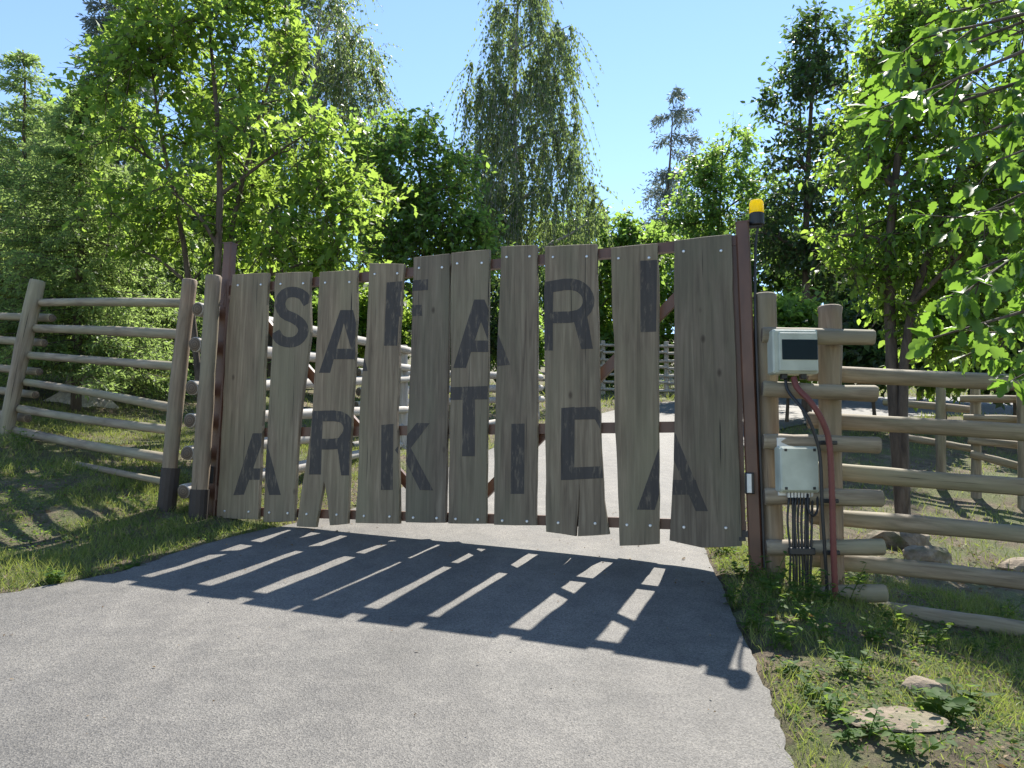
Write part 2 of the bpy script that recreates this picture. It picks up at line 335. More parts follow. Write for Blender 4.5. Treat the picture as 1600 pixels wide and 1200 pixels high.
def H(x, y):
    d = road_dist(x, y); k = sstep(d, 0.0, 0.6)
    return Hs(x, y)+k*(0.03*vnoise(x, y, 1.1, 1)+0.018*vnoise(x, y, 0.35, 2)+0.02)+np.where(d < 0.03, -0.03-0.07*sstep(-d, 0.0, 0.35), 0)
def build_ground():
    s = np.linspace(-1, 1, 191); xs = 9*s+130*np.sign(s)*np.abs(s)**4.5
    s2 = np.linspace(-0.45, 1, 221); ys = 6+16*s2+170*np.sign(s2)*np.abs(s2)**5
    X, Y = np.meshgrid(xs, ys); Z = H(X, Y); n = len(xs); m = len(ys)
    idx = np.arange(n*m).reshape(m, n); f = np.stack([idx[:-1, :-1], idx[:-1, 1:], idx[1:, 1:], idx[1:, :-1]], -1).reshape(-1, 4)
    tag(put('ground', np.stack([X.ravel(), Y.ravel(), Z.ravel()], 1), f, M['soil'], None, True), kind='structure')
build_ground()
def build_road():
    k = 28; t = np.linspace(0, 1, k); X = LD[:, :1]*(1-t)+RD[:, :1]*t; Y = LD[:, 1:]*(1-t)+RD[:, 1:]*t
    Z = Hs(X, Y)+0.012*np.minimum(1, np.minimum(t, 1-t)*14)[None, :]+0.006*vnoise(X, Y, 1.7, 5); m, n = X.shape
    idx = np.arange(n*m).reshape(m, n); f = np.stack([idx[:-1, :-1], idx[:-1, 1:], idx[1:, 1:], idx[1:, :-1]], -1).reshape(-1, 4)
    tag(put('road', np.stack([X.ravel(), Y.ravel(), Z.ravel()], 1), f, M['asphalt'], None, True), kind='structure')
build_road()
def gz(x, y): return float(H(np.array([x]), np.array([y]))[0])

# ------------------------------------------------------------------ gate
GA = P(1165, 700, 6.1); GB = P(345, 700, 7.75)
gu = GB-GA; gu[2] = 0; gu /= np.linalg.norm(gu); gu = -gu            # along the gate, left to right
gn = np.array([gu[1], -gu[0], 0.0]); gn = gn if gn[1] < 0 else -gn   # towards the camera
gzv = np.array([0, 0, 1.0])
def gp(px, py, off=0.0):
    d = ray(px, py); o = GA+gn*off; return EYE+d*(np.dot(o-EYE, gn)/np.dot(d, gn))
Z1 = lambda x, y: (320+.275*x, 340+.275*y)
Z2 = lambda x, y: (320+.275*x, 560+.275*y)
Z3 = lambda x, y: (740+.275*x, 340+.275*y)
Z4 = lambda x, y: (740+.275*x, 560+.275*y)
PL = [  # plank outlines, clockwise from the top left, in pixels of the photograph
 [(363, 429), (391, 427), (419, 426), (416, 500), (412, 600), (411, 642), (407, 730), (403, 812), (370, 811), (338, 809), (345, 690), (353, 532)],
 [(430, 427), (458, 425), (485, 424.5), (483.6, 472), (485, 519), (478, 576), (471, 629), (463, 725), (460, 814), (436, 816), (411, 816), (415, 725), (423, 572), (426, 516)],
 [(499, 425), (530, 423), (558, 421.5), (557, 500), (554, 574), (549.6, 642), (546, 720), (543, 818.5), (530, 820), (515, 821), (511, 780), (506, 752), (500, 785), (493, 824), (478, 823.5), (463, 822.5), (468, 785), (474, 747), (485, 675), (492, 574), (496, 500)],
 [(577, 411.5), (604, 411), (632, 412.5), (627, 469), (623, 538), (624, 575), (620, 640), (622, 700), (624, 818.5), (590, 818), (555, 817), (559, 739), (563, 615), (571.6, 532.5), (575, 470)],
 [(646, 402), (675, 399), (702, 396), (701.5, 480), (700, 587.5), (698, 697), (696, 817), (665, 817), (633.5, 816), (635, 697.5), (638.5, 630), (642, 560), (644, 480)],
 [(705, 395), (735, 392), (765, 389.5), (764, 460), (763, 532), (762, 630), (760.6, 725), (759, 818.5), (730, 818.5), (700, 818), (702, 697), (703.6, 587), (704.5, 480)],
 [(782.6, 385), (811, 383.5), (839, 382.5), (839.7, 472), (839, 570), (839.5, 670), (838.5, 750), (838, 821), (805, 821), (771.6, 820), (771.6, 697.5), (776, 574), (780, 472)],
 [(851, 385), (892, 382.5), (932.5, 381), (934, 477), (937, 601), (939, 697.5), (943.5, 780), (952, 835), (926, 837), (902.5, 838), (904.5, 800), (905, 752), (903.2, 800), (899.8, 838), (876, 834), (853, 831), (852, 697), (851, 600), (850.5, 480)],
 [(954.5, 387), (990, 383), (1027, 380), (1030, 477), (1029, 615), (1030, 725), (1030, 850), (1000, 852), (968, 853), (964, 725), (960, 642.5), (960, 546), (956, 477)],
 [(1053.5, 376), (1098, 370), (1143, 365.6), (1146, 477), (1150, 560), (1152.5, 670), (1158, 807), (1159, 853), (1130, 855), (1097.5, 856), (1070, 850), (1046, 844.6), (1051, 752), (1053.5, 670), (1053, 532)]]
LET = []; LID = [0]                        # (letter, stroke order, convex outline)
def LQ(z, o, *pts): LET.append((LID[0], o, [z(*p) for p in pts]))
def nl(): LID[0] += 1
def stroke(z, o, pts, wd):
    p = np.array(pts, float); tg = np.gradient(p, axis=0); tg /= np.linalg.norm(tg, axis=1)[:, None]; nn = np.column_stack([-tg[:, 1], tg[:, 0]])
    a = p+nn*wd/2; b = p-nn*wd/2
    for i in range(len(p)-1): LQ(z, o, a[i], a[i+1], b[i+1], b[i])
sm = lambda pts, n: curve([(x, y, 0) for x, y in pts], n)[:, :2]
stroke(Z1, 0, sm([(588, 488), (555, 440), (500, 422), (450, 438), (427, 490), (450, 545), (505, 572), (548, 605), (560, 650), (530, 695), (482, 709), (430, 695), (398, 650)], 30), 60)
nl()
LQ(Z1, 0, (648, 882), (712, 882), (790, 600), (770, 525)); LQ(Z1, 1, (770, 525), (842, 525), (925, 872), (868, 872), (790, 600)); LQ(Z1, 2, (725, 745), (860, 745), (862, 805), (712, 805))
nl()
LQ(Z1, 0, (1033, 368), (1118, 368), (1092, 728), (1018, 728)); LQ(Z1, 1, (1033, 368), (1268, 350), (1268, 412), (1033, 425)); LQ(Z1, 1, (1033, 505), (1232, 495), (1235, 558), (1030, 565))
nl()
I = lambda x, y: (x, y)
LQ(I, 0, (708, 575), (728, 575), (752, 501), (750, 468), (741, 468)); LQ(I, 1, (741, 468), (757, 468), (797, 570), (777, 572), (752, 503)); LQ(I, 2, (730, 532), (770, 532), (776, 550), (722, 550))
nl()
LQ(Z3, 0, (400, 372), (452, 368), (450, 755), (400, 755)); stroke(Z3, 1, sm([(400, 400), (540, 378), (615, 400), (652, 455), (640, 520), (575, 562), (400, 568)], 16), 66); LQ(Z3, 2, (570, 590), (645, 560), (678, 745), (612, 748))
nl()
LQ(Z3, 0, (947, 245), (1043, 240), (1037, 648), (948, 652))
nl()
LQ(Z2, 0, (162, 778), (222, 774), (330, 470), (330, 425), (272, 425)); LQ(Z2, 1, (240, 625), (330, 625), (330, 690), (222, 690)); LQ(Z2, 0, (335, 470), (350, 470), (432, 776), (366, 776), (335, 640))
nl()
LQ(Z2, 0, (612, 298), (672, 298), (660, 660), (592, 660)); stroke(Z2, 1, sm([(610, 330), (755, 328), (808, 360), (818, 410), (790, 462), (750, 485), (600, 487)], 16), 62); LQ(Z2, 2, (752, 500), (830, 470), (830, 665), (775, 665))
nl()
LQ(Z2, 0, (1003, 378), (1072, 372), (1068, 748), (1000, 748)); LQ(Z2, 1, (1080, 520), (1120, 575), (1278, 368), (1205, 366)); LQ(Z2, 2, (1128, 500), (1165, 500), (1298, 750), (1222, 748), (1128, 560))
nl()
LQ(I, 0, (702, 605), (764, 603), (764, 624), (702, 625)); LQ(I, 1, (723, 620), (742, 620), (742, 713), (722, 713))
nl()
LQ(Z4, 0, (215, 372), (290, 370), (288, 770), (210, 770))
nl()
LQ(Z4, 0, (498, 282), (575, 275), (572, 690), (496, 692)); LQ(Z4, 1, (500, 282), (690, 274), (690, 346), (500, 350)); LQ(Z4, 2, (650, 276), (695, 276), (742, 330), (742, 425), (722, 405)); LQ(Z4, 1, (500, 622), (742, 612), (742, 680), (500, 692))
nl()
LQ(Z4, 0, (928, 860), (1030, 860), (1056, 770), (1056, 500)); LQ(Z4, 0, (1130, 425), (1145, 425), (1332, 868), (1262, 868), (1130, 560)); LQ(Z4, 1, (1130, 690), (1262, 690), (1288, 775), (1130, 775))
nl()
def clip(subj, cl):
    A = sum(cl[i][0]*cl[(i+1) % len(cl)][1]-cl[(i+1) % len(cl)][0]*cl[i][1] for i in range(len(cl)))
    if A < 0: cl = cl[::-1]
    out = list(subj)
    for i in range(len(cl)):
        (ax, ay), (bx, by) = cl[i], cl[(i+1) % len(cl)]; sd_ = lambda p: (bx-ax)*(p[1]-ay)-(by-ay)*(p[0]-ax)
        inp, out = out, []
        for j in range(len(inp)):
            p, q = inp[j-1], inp[j]; a, b = sd_(p), sd_(q)
            if (a >= 0) != (b >= 0): t = a/(a-b); out.append((p[0]+t*(q[0]-p[0]), p[1]+t*(q[1]-p[1])))
            if b >= 0: out.append(q)
        if not out: return []
    return out
gbase = gp(750, 840)
gate = thing('wooden_gate', (gbase[0], gbase[1], gz(gbase[0], gbase[1])), 'wide gate of uneven upright planks lettered SAFARI ARKTIDA', 'gate')
bolt_me = None
TH = 0.042
def plank_paths():
    for i, poly in enumerate(PL):
        p2 = []
        for j in range(len(poly)):        # wavy sawn edges: extra points with a little wander
            a, b = poly[j], poly[(j+1) % len(poly)]; p2.append(a); L = math.hypot(b[0]-a[0], b[1]-a[1])
            k = int(L//28)
            for s in range(1, k+1):
                t = s/(k+1); p2.append((a[0]+(b[0]-a[0])*t+random.uniform(-0.7, 0.7), a[1]+(b[1]-a[1])*t))
        yield i, p2
for i, poly in plank_paths():
    lift = 0.004*((i*7) % 3)
    fr = np.array([gp(x, y, 0.03+lift) for x, y in poly]); cen = fr.mean(0)
    inn = np.array([gp(x, y, 0.03+lift) for x, y in poly]); bk = fr-gn*TH; n = len(poly)
    mid = fr-gn*0.005; ce = lambda q: q
    # shrink the front outline a few millimetres for a worn edge
    e = np.roll(fr, -1, 0)-np.roll(fr, 1, 0); e /= np.linalg.norm(e, axis=1)[:, None]; nin = np.cross(e, gn); nin = nin*np.sign(np.median(np.sum(nin*(cen-fr), 1)))
    front = fr+nin*0.003
    v = np.vstack([front, mid, bk]); ff = [tuple(range(n)), tuple(range(3*n-1, 2*n-1, -1))]
    for r in (0, 1): ff += [(r*n+j, r*n+n+j, r*n+n+(j+1) % n, r*n+(j+1) % n) for j in range(n)]
    pk = put('plank', v, ff, M['plank'], gate)
    for li in sorted(set(e[0] for e in LET)):
        grp = []                          # strokes that touch form one painted piece
        for l_, o, q in LET:
            if l_ != li: continue
            c = clip(poly, q)
            if len(c) < 3: continue
            cc = [c[0]]
            for p in c[1:]:
                if math.hypot(p[0]-cc[-1][0], p[1]-cc[-1][1]) > 0.05: cc.append(p)
            if len(cc) < 3: continue
            a_ = np.array(cc); bb = [a_[:, 0].min()-1, a_[:, 1].min()-1, a_[:, 0].max()+1, a_[:, 1].max()+1]; new_ = [bb, [(o, cc)]]; rest = []
            for h_ in grp:
                b2 = h_[0]
                if bb[0] < b2[2] and b2[0] < bb[2] and bb[1] < b2[3] and b2[1] < bb[3]: new_ = [[min(new_[0][0], b2[0]), min(new_[0][1], b2[1]), max(new_[0][2], b2[2]), max(new_[0][3], b2[3])], new_[1]+h_[1]]
                else: rest.append(h_)
            grp = rest+[new_]
        for _, lst in grp:
            pieces = Acc()
            for o, cc in lst: pieces.add([gp(x, y, 0.0312+lift+0.0006*o) for x, y in cc], [tuple(range(len(cc)))])
            pieces.put('painted_letter', M['paint'], pk)
    x0, x1 = poly[0][0], max(p[0] for p in poly[:10] if p[1] < 432); yb = None
    tops = [(poly[0][0]+0.16*(x1-poly[0][0]), poly[0][1]+17), (poly[0][0]+0.80*(x1-poly[0][0]), poly[0][1]+16)]
    xl = min(p[0] for p in poly if p[1] > 790); xr = max(p[0] for p in poly if p[1] > 790); yrail = 796+(((xl+xr)/2)-407)*(22/640)
    bots = [(xl+0.2*(xr-xl), yrail+4), (xl+0.78*(xr-xl), yrail+5)]
    for b in tops+bots:
        c = gp(*b, 0.03+lift)
        bv, bf = tube([c-gn*0.002, c+gn*0.006, c+gn*0.009], [0.0125, 0.0125, 0.008], 8); put('bolt', bv, bf, M['zinc'], pk)
def bar(name, a, b, hw, th, off, mat=M['steel']):
    A = gp(*a, off); B = gp(*b, off); d = B-A; L = np.linalg.norm(d); d /= L; z = np.cross(d, gn); z *= np.sign(z[2]) if abs(z[2]) > 1e-6 else 1
    v, f = box((A+B)/2, L, th, 2*hw, (d, gn, z)); return put(name, v, f, mat, gate)
bar('frame_rail', (352, 454.5), (1153, 376.5), 0.043, 0.06, -0.045)
bar('frame_rail', (343, 676.5), (1158, 666), 0.045, 0.06, -0.045)
bar('frame_rail', (341, 798), (1166, 822), 0.042, 0.06, -0.045)
bar('frame_upright', (357, 437), (341, 804), 0.035, 0.055, -0.049); bar('frame_upright', (1146, 372), (1158, 828), 0.035, 0.055, -0.049)
bar('brace', (378, 462), (684, 808), 0.043, 0.05, -0.10); bar('brace', (1135, 386), (720, 810), 0.043, 0.05, -0.10)
def latch():
    a = Acc(); c = gp(1163, 834, 0.0); a.add(*box(c, 0.11, 0.03, 0.05, (gu, gn, gzv))); c2 = gp(1160, 842, 0.02); a.add(*box(c2, 0.05, 0.03, 0.03, (gu, gn, gzv))); a.put('latch', M['black'], gate)
latch()
def steel_post(top, bot, wd, label, cap, off=-0.02):
    A = gp(*top, off); B = gp(*bot, off); B[2] = min(B[2], gz(B[0], B[1]))-0.05; d = A-B; L = np.linalg.norm(d); d /= L
    t = thing('gate_post', (B[0], B[1], B[2]+0.05), label, 'gate post'); x = np.cross(gn, d); x /= np.linalg.norm(x); y = np.cross(d, x)
    r = wd/2; b = 0.012; pts = [(-r+b, -r), (r-b, -r), (r, -r+b), (r, r-b), (r-b, r), (-r+b, r), (-r, r-b), (-r, -r+b)]
    v = np.array([B+x*p+y*q for p, q in pts]+[A+x*p+y*q for p, q in pts]); f = [(j, (j+1) % 8, 8+(j+1) % 8, 8+j) for j in range(8)]+[tuple(range(7, -1, -1)), tuple(range(8, 16))]
    put('shaft', v, f, M['steel'], t); cv, cf = box(A+d*0.006, wd*1.05, wd*1.05, 0.012, (x, y, d)); put('cap', cv, cf, M['steel'], t)
    return t, A, B
lp, lpA, lpB = steel_post((360, 382), (333, 806), 0.102, 'brown steel gate post beside the paired log posts', True, -0.05)
rp, rpA, rpB = steel_post((1160, 350), (1182, 893), 0.105, 'brown steel gate post carrying the yellow beacon', True, -0.03)
def hinge(px, py, post):
    c = gp(px, py, -0.01); v, f = tube([c-gzv*0.07, c+gzv*0.07], 0.02, 10); put('hinge', v, f, M['steel'], post)
hinge(352, 470, lp); hinge(337, 770, lp)

# beacon, its bracket and its cable
bc = BEACON.copy()
t = thing('warning_beacon', bc-gzv*0.19, 'yellow warning beacon with black base on top of gate post', 'beacon')
g1 = bc-gzv*0.09
v, f = tube([g1-gzv*0.075, g1-gzv*0.07, g1+gzv*0.02, g1+gzv*0.028], [0.052, 0.060, 0.060, 0.055], 20); put('base', v, f, M['black'], t, False)
v, f = tube([g1+gzv*0.028, g1+gzv*0.04, g1+gzv*0.115, g1+gzv*0.135, g1+gzv*0.142], [0.056, 0.058, 0.056, 0.046, 0.02], 20); put('lens', v, f, M['amber'], t, True)
br = (g1-gzv*0.08+rpA+gzv*0.012)/2; v, f = box(g1-gzv*0.083-gu*0.06, 0.19, 0.05, 0.014, (gu, gn, gzv)); put('bracket', v, f, M['black'], t)
v, f = tube(curve([g1-gzv*0.08+gu*0.01, g1-gzv*0.25-gu*0.015, gp(1180, 470, 0.0), gp(1184, 600, 0.02), gp(1190, 760, 0.02), gp(1195, 890, 0.02)], 18), 0.011, 6); put('cable', v, f, M['black'], t)

def photocell(px, py, w_, h_, dep, label, off, face):
    c = gp(px, py, off); t = thing('photocell', c-gzv*h_/2, label, 'photocell')
    v, f = box(c, w_, dep, h_, (gu, -gn, gzv), 0.006); put('housing', v, f, M['black'], t)
    v, f = box(c+gn*(dep/2+0.002)-gu*face, w_*0.5, 0.008, h_*0.9, (gu, -gn, gzv), 0.002); put('cover', v, f, M['silver'], t)
photocell(322, 742, 0.12, 0.17, 0.07, 'grey photocell box on the log post by the left hinge', 0.10, 0.033)
photocell(1171, 755, 0.07, 0.165, 0.05, 'pale narrow photocell on the steel post below the beacon', 0.065, 0.0)

# ------------------------------------------------------------------ fences
def fence(label, loc, group=None): return thing('log_fence', loc, label, 'fence', group)
def post(f, top, bot, Y, r, mat=M['log'], wrap=None, Yb=None):
    A = P(*top, Y); B = P(*bot, Yb or Y); g = gz(B[0], B[1]); B2 = B.copy()
    d = (B-A)/np.linalg.norm(B-A)
    if B2[2] > g-0.15: B2 = B+d*((B[2]-g+0.15)/max(-d[2], 0.3))
    p = log('post', B2, A, r, mat, f)
    if wrap:
        a = B-d*wrap; v, q = tube([B2, a], r*1.17, 14); put('dark_sleeve', v, q, M['dark_wrap'], f, False)
    return p
def rail(f, a, b, Ya, Yb, r, mat=M['log'], r2=None, name='rail'): return log(name, P(*a, Ya), P(*b, Yb), r, mat, f, r2)
# left fence: post B at Y 7.7, post A at Y 10.2
YB, YA = 7.78, 10.3
B0 = P(262, 776, YB); FL = fence('grey log fence of seven rails on the grass bank beside the stump', (B0[0], B0[1], gz(B0[0], B0[1])))
post(FL, (297, 437), (262, 778), YB, 0.077, M['log_brown'], 0.30); post(FL, (59, 438), (2, 712), YA, 0.098)
post(FL, (-205, 435), (-235, 640), 13.0, 0.1)
for (xa, ya, xb, yb, r) in [(56, 473, 292, 473.5, .052), (48, 513, 286, 522.5, .054), (38, 554.5, 282, 573, .050), (34, 596, 274, 638, .050), (22, 637, 268, 672, .050), (16, 671, 264, 717, .053), (10, 704, 258, 753, .035)]:
    rail(FL, (xa, ya), (xb, yb), YA+0.14, YB+0.14, r)
for (xa, ya, xb, yb) in [(-220, 486, 82, 497), (-222, 520, 70, 536), (-224, 552, 62, 581), (-226, 585, 56, 617), (-230, 612, 44, 654)]:
    rail(FL, (xa, ya), (xb, yb), 13.1, YA+0.13, 0.055)
# fence running back along the road behind the gate, starting at the paired post C
C0 = P(310, 800, 7.68); FS = fence('bleached log fence running back along the road behind the gate', (C0[0], C0[1], gz(C0[0], C0[1])))
post(FS, (334, 431), (310, 803), 7.62, 0.079, M['log_brown'], 0.24)
YD = 13.4
post(FS, (629, 540), (631, 700), YD, 0.085, M['log_white'])
for (xa, ya, xb, yb) in [(309, 483, 640, 548), (305, 538, 640, 575), (300, 606, 640, 592), (297, 657, 638, 640), (293, 708, 634, 668), (287, 768, 630, 694)]:
    rail(FS, (xa-1, ya), (xb, yb), 7.60, YD+0.1, 0.074, M['log_white'], 0.062)
for (xa, ya, xb, yb) in [(560, 582, 846, 590), (560, 612, 846, 606), (556, 633, 848, 624), (550, 697, 838, 650)]:
    rail(FS, (xa, ya), (xb, yb), YD-0.1, 18.2, 0.075, M['log_white'])
post(FS, (836, 545), (838, 668), 18.3, 0.09, M['log_white'])
# right fence
R0 = P(1250, 920, 6.1); FR = fence('brown log fence with short stub rails and long rails by the electrical boxes', (R0[0], R0[1], gz(R0[0], R0[1])))
post(FR, (1195, 459), (1211, 915), 6.12, 0.088, M['log_brown']); post(FR, (1297, 478), (1302, 925), 6.0, 0.085, M['log_brown'])
for (xa, ya, xb, yb) in [(1190, 523, 1366, 527), (1191, 607, 1370, 615), (1192, 690, 1375, 696), (1194, 776, 1379, 779), (1197, 856, 1381, 855), (1200, 930, 1385, 927)]:
    rail(FR, (xa, ya), (xb, yb), 5.92, 5.78, 0.062, M['log'], name='stub_rail')
for (xa, ya, xb, yb) in [(1262, 582, 1735, 603), (1262, 656, 1735, 686), (1264, 733, 1735, 769), (1266, 806, 1735, 850), (1268, 873, 1735, 926), (1290, 936, 1735, 1003)]:
    rail(FR, (xa, ya), (xb, yb), 6.17, 5.75, 0.066, M['log'])
post(FR, (1712, 470), (1715, 1010), 5.6, 0.085)
# fence farther back on the right, along the bend of the road
Fb = P(1500, 720, 12.5); FB = fence('low log fence at the road bend behind the long brown rails', (Fb[0], Fb[1], gz(Fb[0], Fb[1])))
for x, y0, y1 in ((1470, 600, 700), (1524, 603, 735), (1597, 606, 752)): post(FB, (x, y0), (x+1, y1), 12.6-(x-1470)*0.008, 0.075, M['log'])
for (xa, ya, xb, yb) in [(1500, 623, 1602, 624), (1505, 653, 1602, 656), (1512, 688, 1604, 697), (1516, 709, 1604, 732), (1600, 640, 1760, 645), (1600, 682, 1760, 694)]:
    rail(FB, (xa, ya), (xb, yb), 12.1, 11.7, 0.06, M['log'])
for (xa, ya, xb, yb) in [(1380, 628, 1516, 640), (1385, 660, 1520, 668), (1390, 680, 1522, 702)]: rail(FB, (xa, ya), (xb, yb), 13.2, 12.4, 0.06, M['log'])
# far fence beyond the road
Ff = P(985, 600, 29); FF = fence('far slender log fence across the grass beyond the road', (Ff[0], Ff[1], gz(Ff[0], Ff[1])))
pp = [(790, 31.5), (868, 30.5), (942, 29.5), (1042, 29.0), (1150, 28.0)]
pts = [P(px, 610, Y) for px, Y in pp]
for q in pts:
    z = gz(q[0], q[1]); log('post', (q[0], q[1], z-0.2), (q[0], q[1], z+2.1), 0.09, M['log_white'], FF)
for a, b in zip(pts[:-1], pts[1:]):
    za, zb = gz(a[0], a[1]), gz(b[0], b[1])
    for k in range(7): h = 0.2+k*0.285; log('rail', (a[0], a[1]-0.12, za+h), (b[0], b[1]-0.12, zb+h+0.05*((k*3) % 2)), 0.055, M['log_white'], FF, n=8)

# ------------------------------------------------------------------ electrical boxes, cables, conduit
YE = 5.78
def px_box(name, x0, y0, x1, y1, Y, dep, mat, parent, bev=0.01):
    A = P(x0, y0, Y); B = P(x1, y1, Y); c = (A+B)/2; v, f = box(c+np.array([0, dep/2, 0]), abs(B[0]-A[0]), dep, abs(A[2]-B[2]), None, bev); return put(name, v, f, mat, parent), c, abs(B[0]-A[0]), abs(A[2]-B[2])
c = P(1245, 582, YE); t = thing('distribution_box', c, 'pale grey electrical box with dark smoked window under the top stub rail', 'electrical box')
bd, cc, w_, h_ = px_box('housing', 1207, 514, 1280, 584, YE, 0.13, M['grey_box'], t, 0.012)
px_box('door_frame', 1217, 519, 1279, 580, YE-0.018, 0.03, M['grey_box'], t, 0.006)
px_box('window', 1222, 530, 1278.5, 562, YE-0.024, 0.012, M['window'], t, 0.003)
for x in (1222, 1252): px_box('gland', x, 583, x+9, 592, YE+0.03, 0.05, M['black'], t, 0.004)
c = P(1249, 770, YE); t2 = thing('junction_box', c, 'plain pale junction box with cables leaving below', 'electrical box')
px_box('mounting_plate', 1214, 684, 1262, 775, YE+0.06, 0.012, M['silver'], t2, 0.003)
px_box('housing', 1217, 697, 1281, 770, YE, 0.10, M['grey_box'], t2, 0.012)
px_box('lid', 1219, 699, 1280.5, 768, YE-0.022, 0.03, M['grey_box'], t2, 0.01)
for x, y in ((1228, 703), (1273, 703), (1229, 763), (1273, 763)): px_box('screw', x-2.2, y-2.2, x+2.2, y+2.2, YE-0.026, 0.008, M['black'], t2, 0.002)
for k in range(8): px_box('gland', 1231+k*5.2, 769, 1235+k*5.2, 778, YE+0.03, 0.025, M['silver'], t2, 0.003)
cb = P(1252, 930, YE)
for k in range(8):
    x = 1233+k*5.2; xb = 1235+k*4.6; e = hit(xb, 932); yz = YE+0.06
    pts_ = [P(x, 777, YE+0.04), P(x+random.uniform(-3, 3), 815, yz-0.02), P(xb, 861, yz-0.03), P(xb+random.uniform(-1, 1), 895, yz-0.02), P(xb+random.uniform(-2, 2), 950, yz)]
    v, f = tube(curve(pts_, 16), 0.0085+0.001*(k % 3), 7); o = put('power_cable', v, f, M['black'], None, True)
    tag(o, 'one of the black cables dropping from the junction box to the ground', 'cable', 'cables below the junction box')
v, f = tube(curve([P(1262, 772, YE+0.03), P(1263, 795, YE), P(1270, 806, YE-0.01), P(1277, 798, YE), P(1277, 776, YE+0.03)], 16), 0.009, 7)
tag(put('looped_cable', v, f, M['black'], None, True), 'short black cable looped under the junction box', 'cable')
v, f = tube(curve([P(1227, 592, YE+0.05), P(1232, 612, YE+0.02), P(1258, 645, YE-0.09), P(1274, 682, YE-0.1), P(1282, 720, YE-0.1), P(1285, 800, YE-0.1), P(1290, 880, YE-0.08), P(1294, 950, YE-0.02)], 26), 0.0125, 8)
tag(put('drop_cable', v, f, M['black'], None, True), 'thick black cable running down beside the red conduit', 'cable')
def conduit():
    c = curve([P(1240, 590, YE+0.02), P(1246, 606, YE-0.02), P(1268, 630, YE-0.1), P(1286, 660, YE-0.13), P(1296, 695, YE-0.13), P(1300, 770, YE-0.13), P(1302, 850, YE-0.12), P(1306, 950, YE-0.08)], 130)
    r = np.full(130, 0.021); r[::2] += 0.0025
    v, f = tube(c, r, 12); tag(put('conduit', v, f, M['red'], None, True), 'red corrugated conduit curving down from the smoked-window box', 'conduit')
conduit()
for y, xx in ((861, (1232, 1272)), (692, (1276, 1302)), (782, (1278, 1304)), (862, (1282, 1306))):
    A = P(xx[0], y, YE-0.0); B = P(xx[1], y, YE-0.0); v, f = box((A+B)/2+np.array([0, -0.01 if y == 861 else -0.06, 0]), abs(B[0]-A[0]), 0.04, 0.05 if y == 861 else 0.03, None, 0.005)
    put('cable_clamp', v, f, M['black'], FR)

# ------------------------------------------------------------------ leaves
def half_leaf(pts, fold=0.18, curl=-0.12):
    """leaf template from the outline of one half: midrib vertices plus both margins"""
    v = []; f = []; k = len(pts)
    for x, y in pts: v.append((x, 0, curl*x*x))
    for s in (1, -1):
        o = len(v)
        for x, y in pts[1:-1]: v.append((x, s*y, curl*x*x+fold*y))
        for i in range(k-1):
            a, b = i, i+1; oa = o+i-1 if i > 0 else None; ob = o+i if i < k-2 else None
            if oa is None: t = (a, b, ob)
            elif ob is None: t = (a, b, oa)
            else: t = (a, b, ob); f.append((a, ob, oa)[::s])
            f.append(t[::s])
    return np.array(v, float), np.array(f)
OAK_N = half_leaf([(0, 0), (.10, .03), (.2, .10), (.28, .17), (.36, .12), (.45, .23), (.53, .25), (.58, .17), (.68, .26), (.76, .25), (.80, .16), (.9, .15), (.97, .09), (1, 0)], 0.32, -0.26)
OAK = half_leaf([(0, 0), (.28, .17), (.38, .09), (.60, .27), (.70, .15), (1, 0)])
OVATE = half_leaf([(0, 0), (.32, .27), (.68, .2), (1, 0)])
RHOMB = (np.array([(0, 0, 0), (.4, .3, .06), (.4, -.3, .06), (1, 0, -.1)]), np.array([(0, 3, 1), (0, 2, 3)]))
NEED = (np.array([(0, 0, 0), (.5, .07, 0), (.5, -.07, 0), (1, 0, 0)]), np.array([(0, 3, 1), (0, 2, 3)]))
BLADE = (np.array([(0, .5, 0), (0, -.5, 0), (.55, .38, .06), (.55, -.38, .06), (1, 0, .25)]), np.array([(0, 1, 2), (1, 3, 2), (2, 3, 4)]))
def nrm(a): return a/np.maximum(np.linalg.norm(a, axis=-1, keepdims=True), 1e-9)
def frames(d, up):
    d = nrm(d); y = nrm(np.cross(up, d)); z = np.cross(d, y); return d, y, z
def scatter(T, pos, d, up, sc, wid=None):
    tv, tf = T; d, y, z = frames(d, up); sc = np.broadcast_to(sc, (len(pos),))[:, None, None]
    wd = sc if wid is None else np.broadcast_to(wid, (len(pos),))[:, None, None]
    v = pos[:, None, :]+sc*tv[None, :, 0, None]*d[:, None, :]+wd*tv[None, :, 1, None]*y[:, None, :]+sc*tv[None, :, 2, None]*z[:, None, :]
    f = tf[None]+(np.arange(len(pos))*len(tv))[:, None, None]
    return v.reshape(-1, 3), f.reshape(-1, 3)
def prisms(a, b, ra, rb):                # many thin three-sided twigs
    d = nrm(b-a); x = nrm(np.cross(d, np.array([0.31, 0.52, 0.79]))); y = np.cross(d, x); v = []
    for p, r in ((a, ra), (b, rb)):
        for k in range(3): q = 2*math.pi*k/3; v.append(p+r*(math.cos(q)*x+math.sin(q)*y))
    v = np.stack(v, 1); t = np.array([(0, 1, 4), (0, 4, 3), (1, 2, 5), (1, 5, 4), (2, 0, 3), (2, 3, 5)])
    f = t[None]+(np.arange(len(a))*6)[:, None, None]; return v.reshape(-1, 3), f.reshape(-1, 3)
def proj(p):                             # world -> photo pixels
    q = p-EYE; z = q@f0; return 800+FPX*(q@RV)/z, 600-FPX*(q@UV)/z
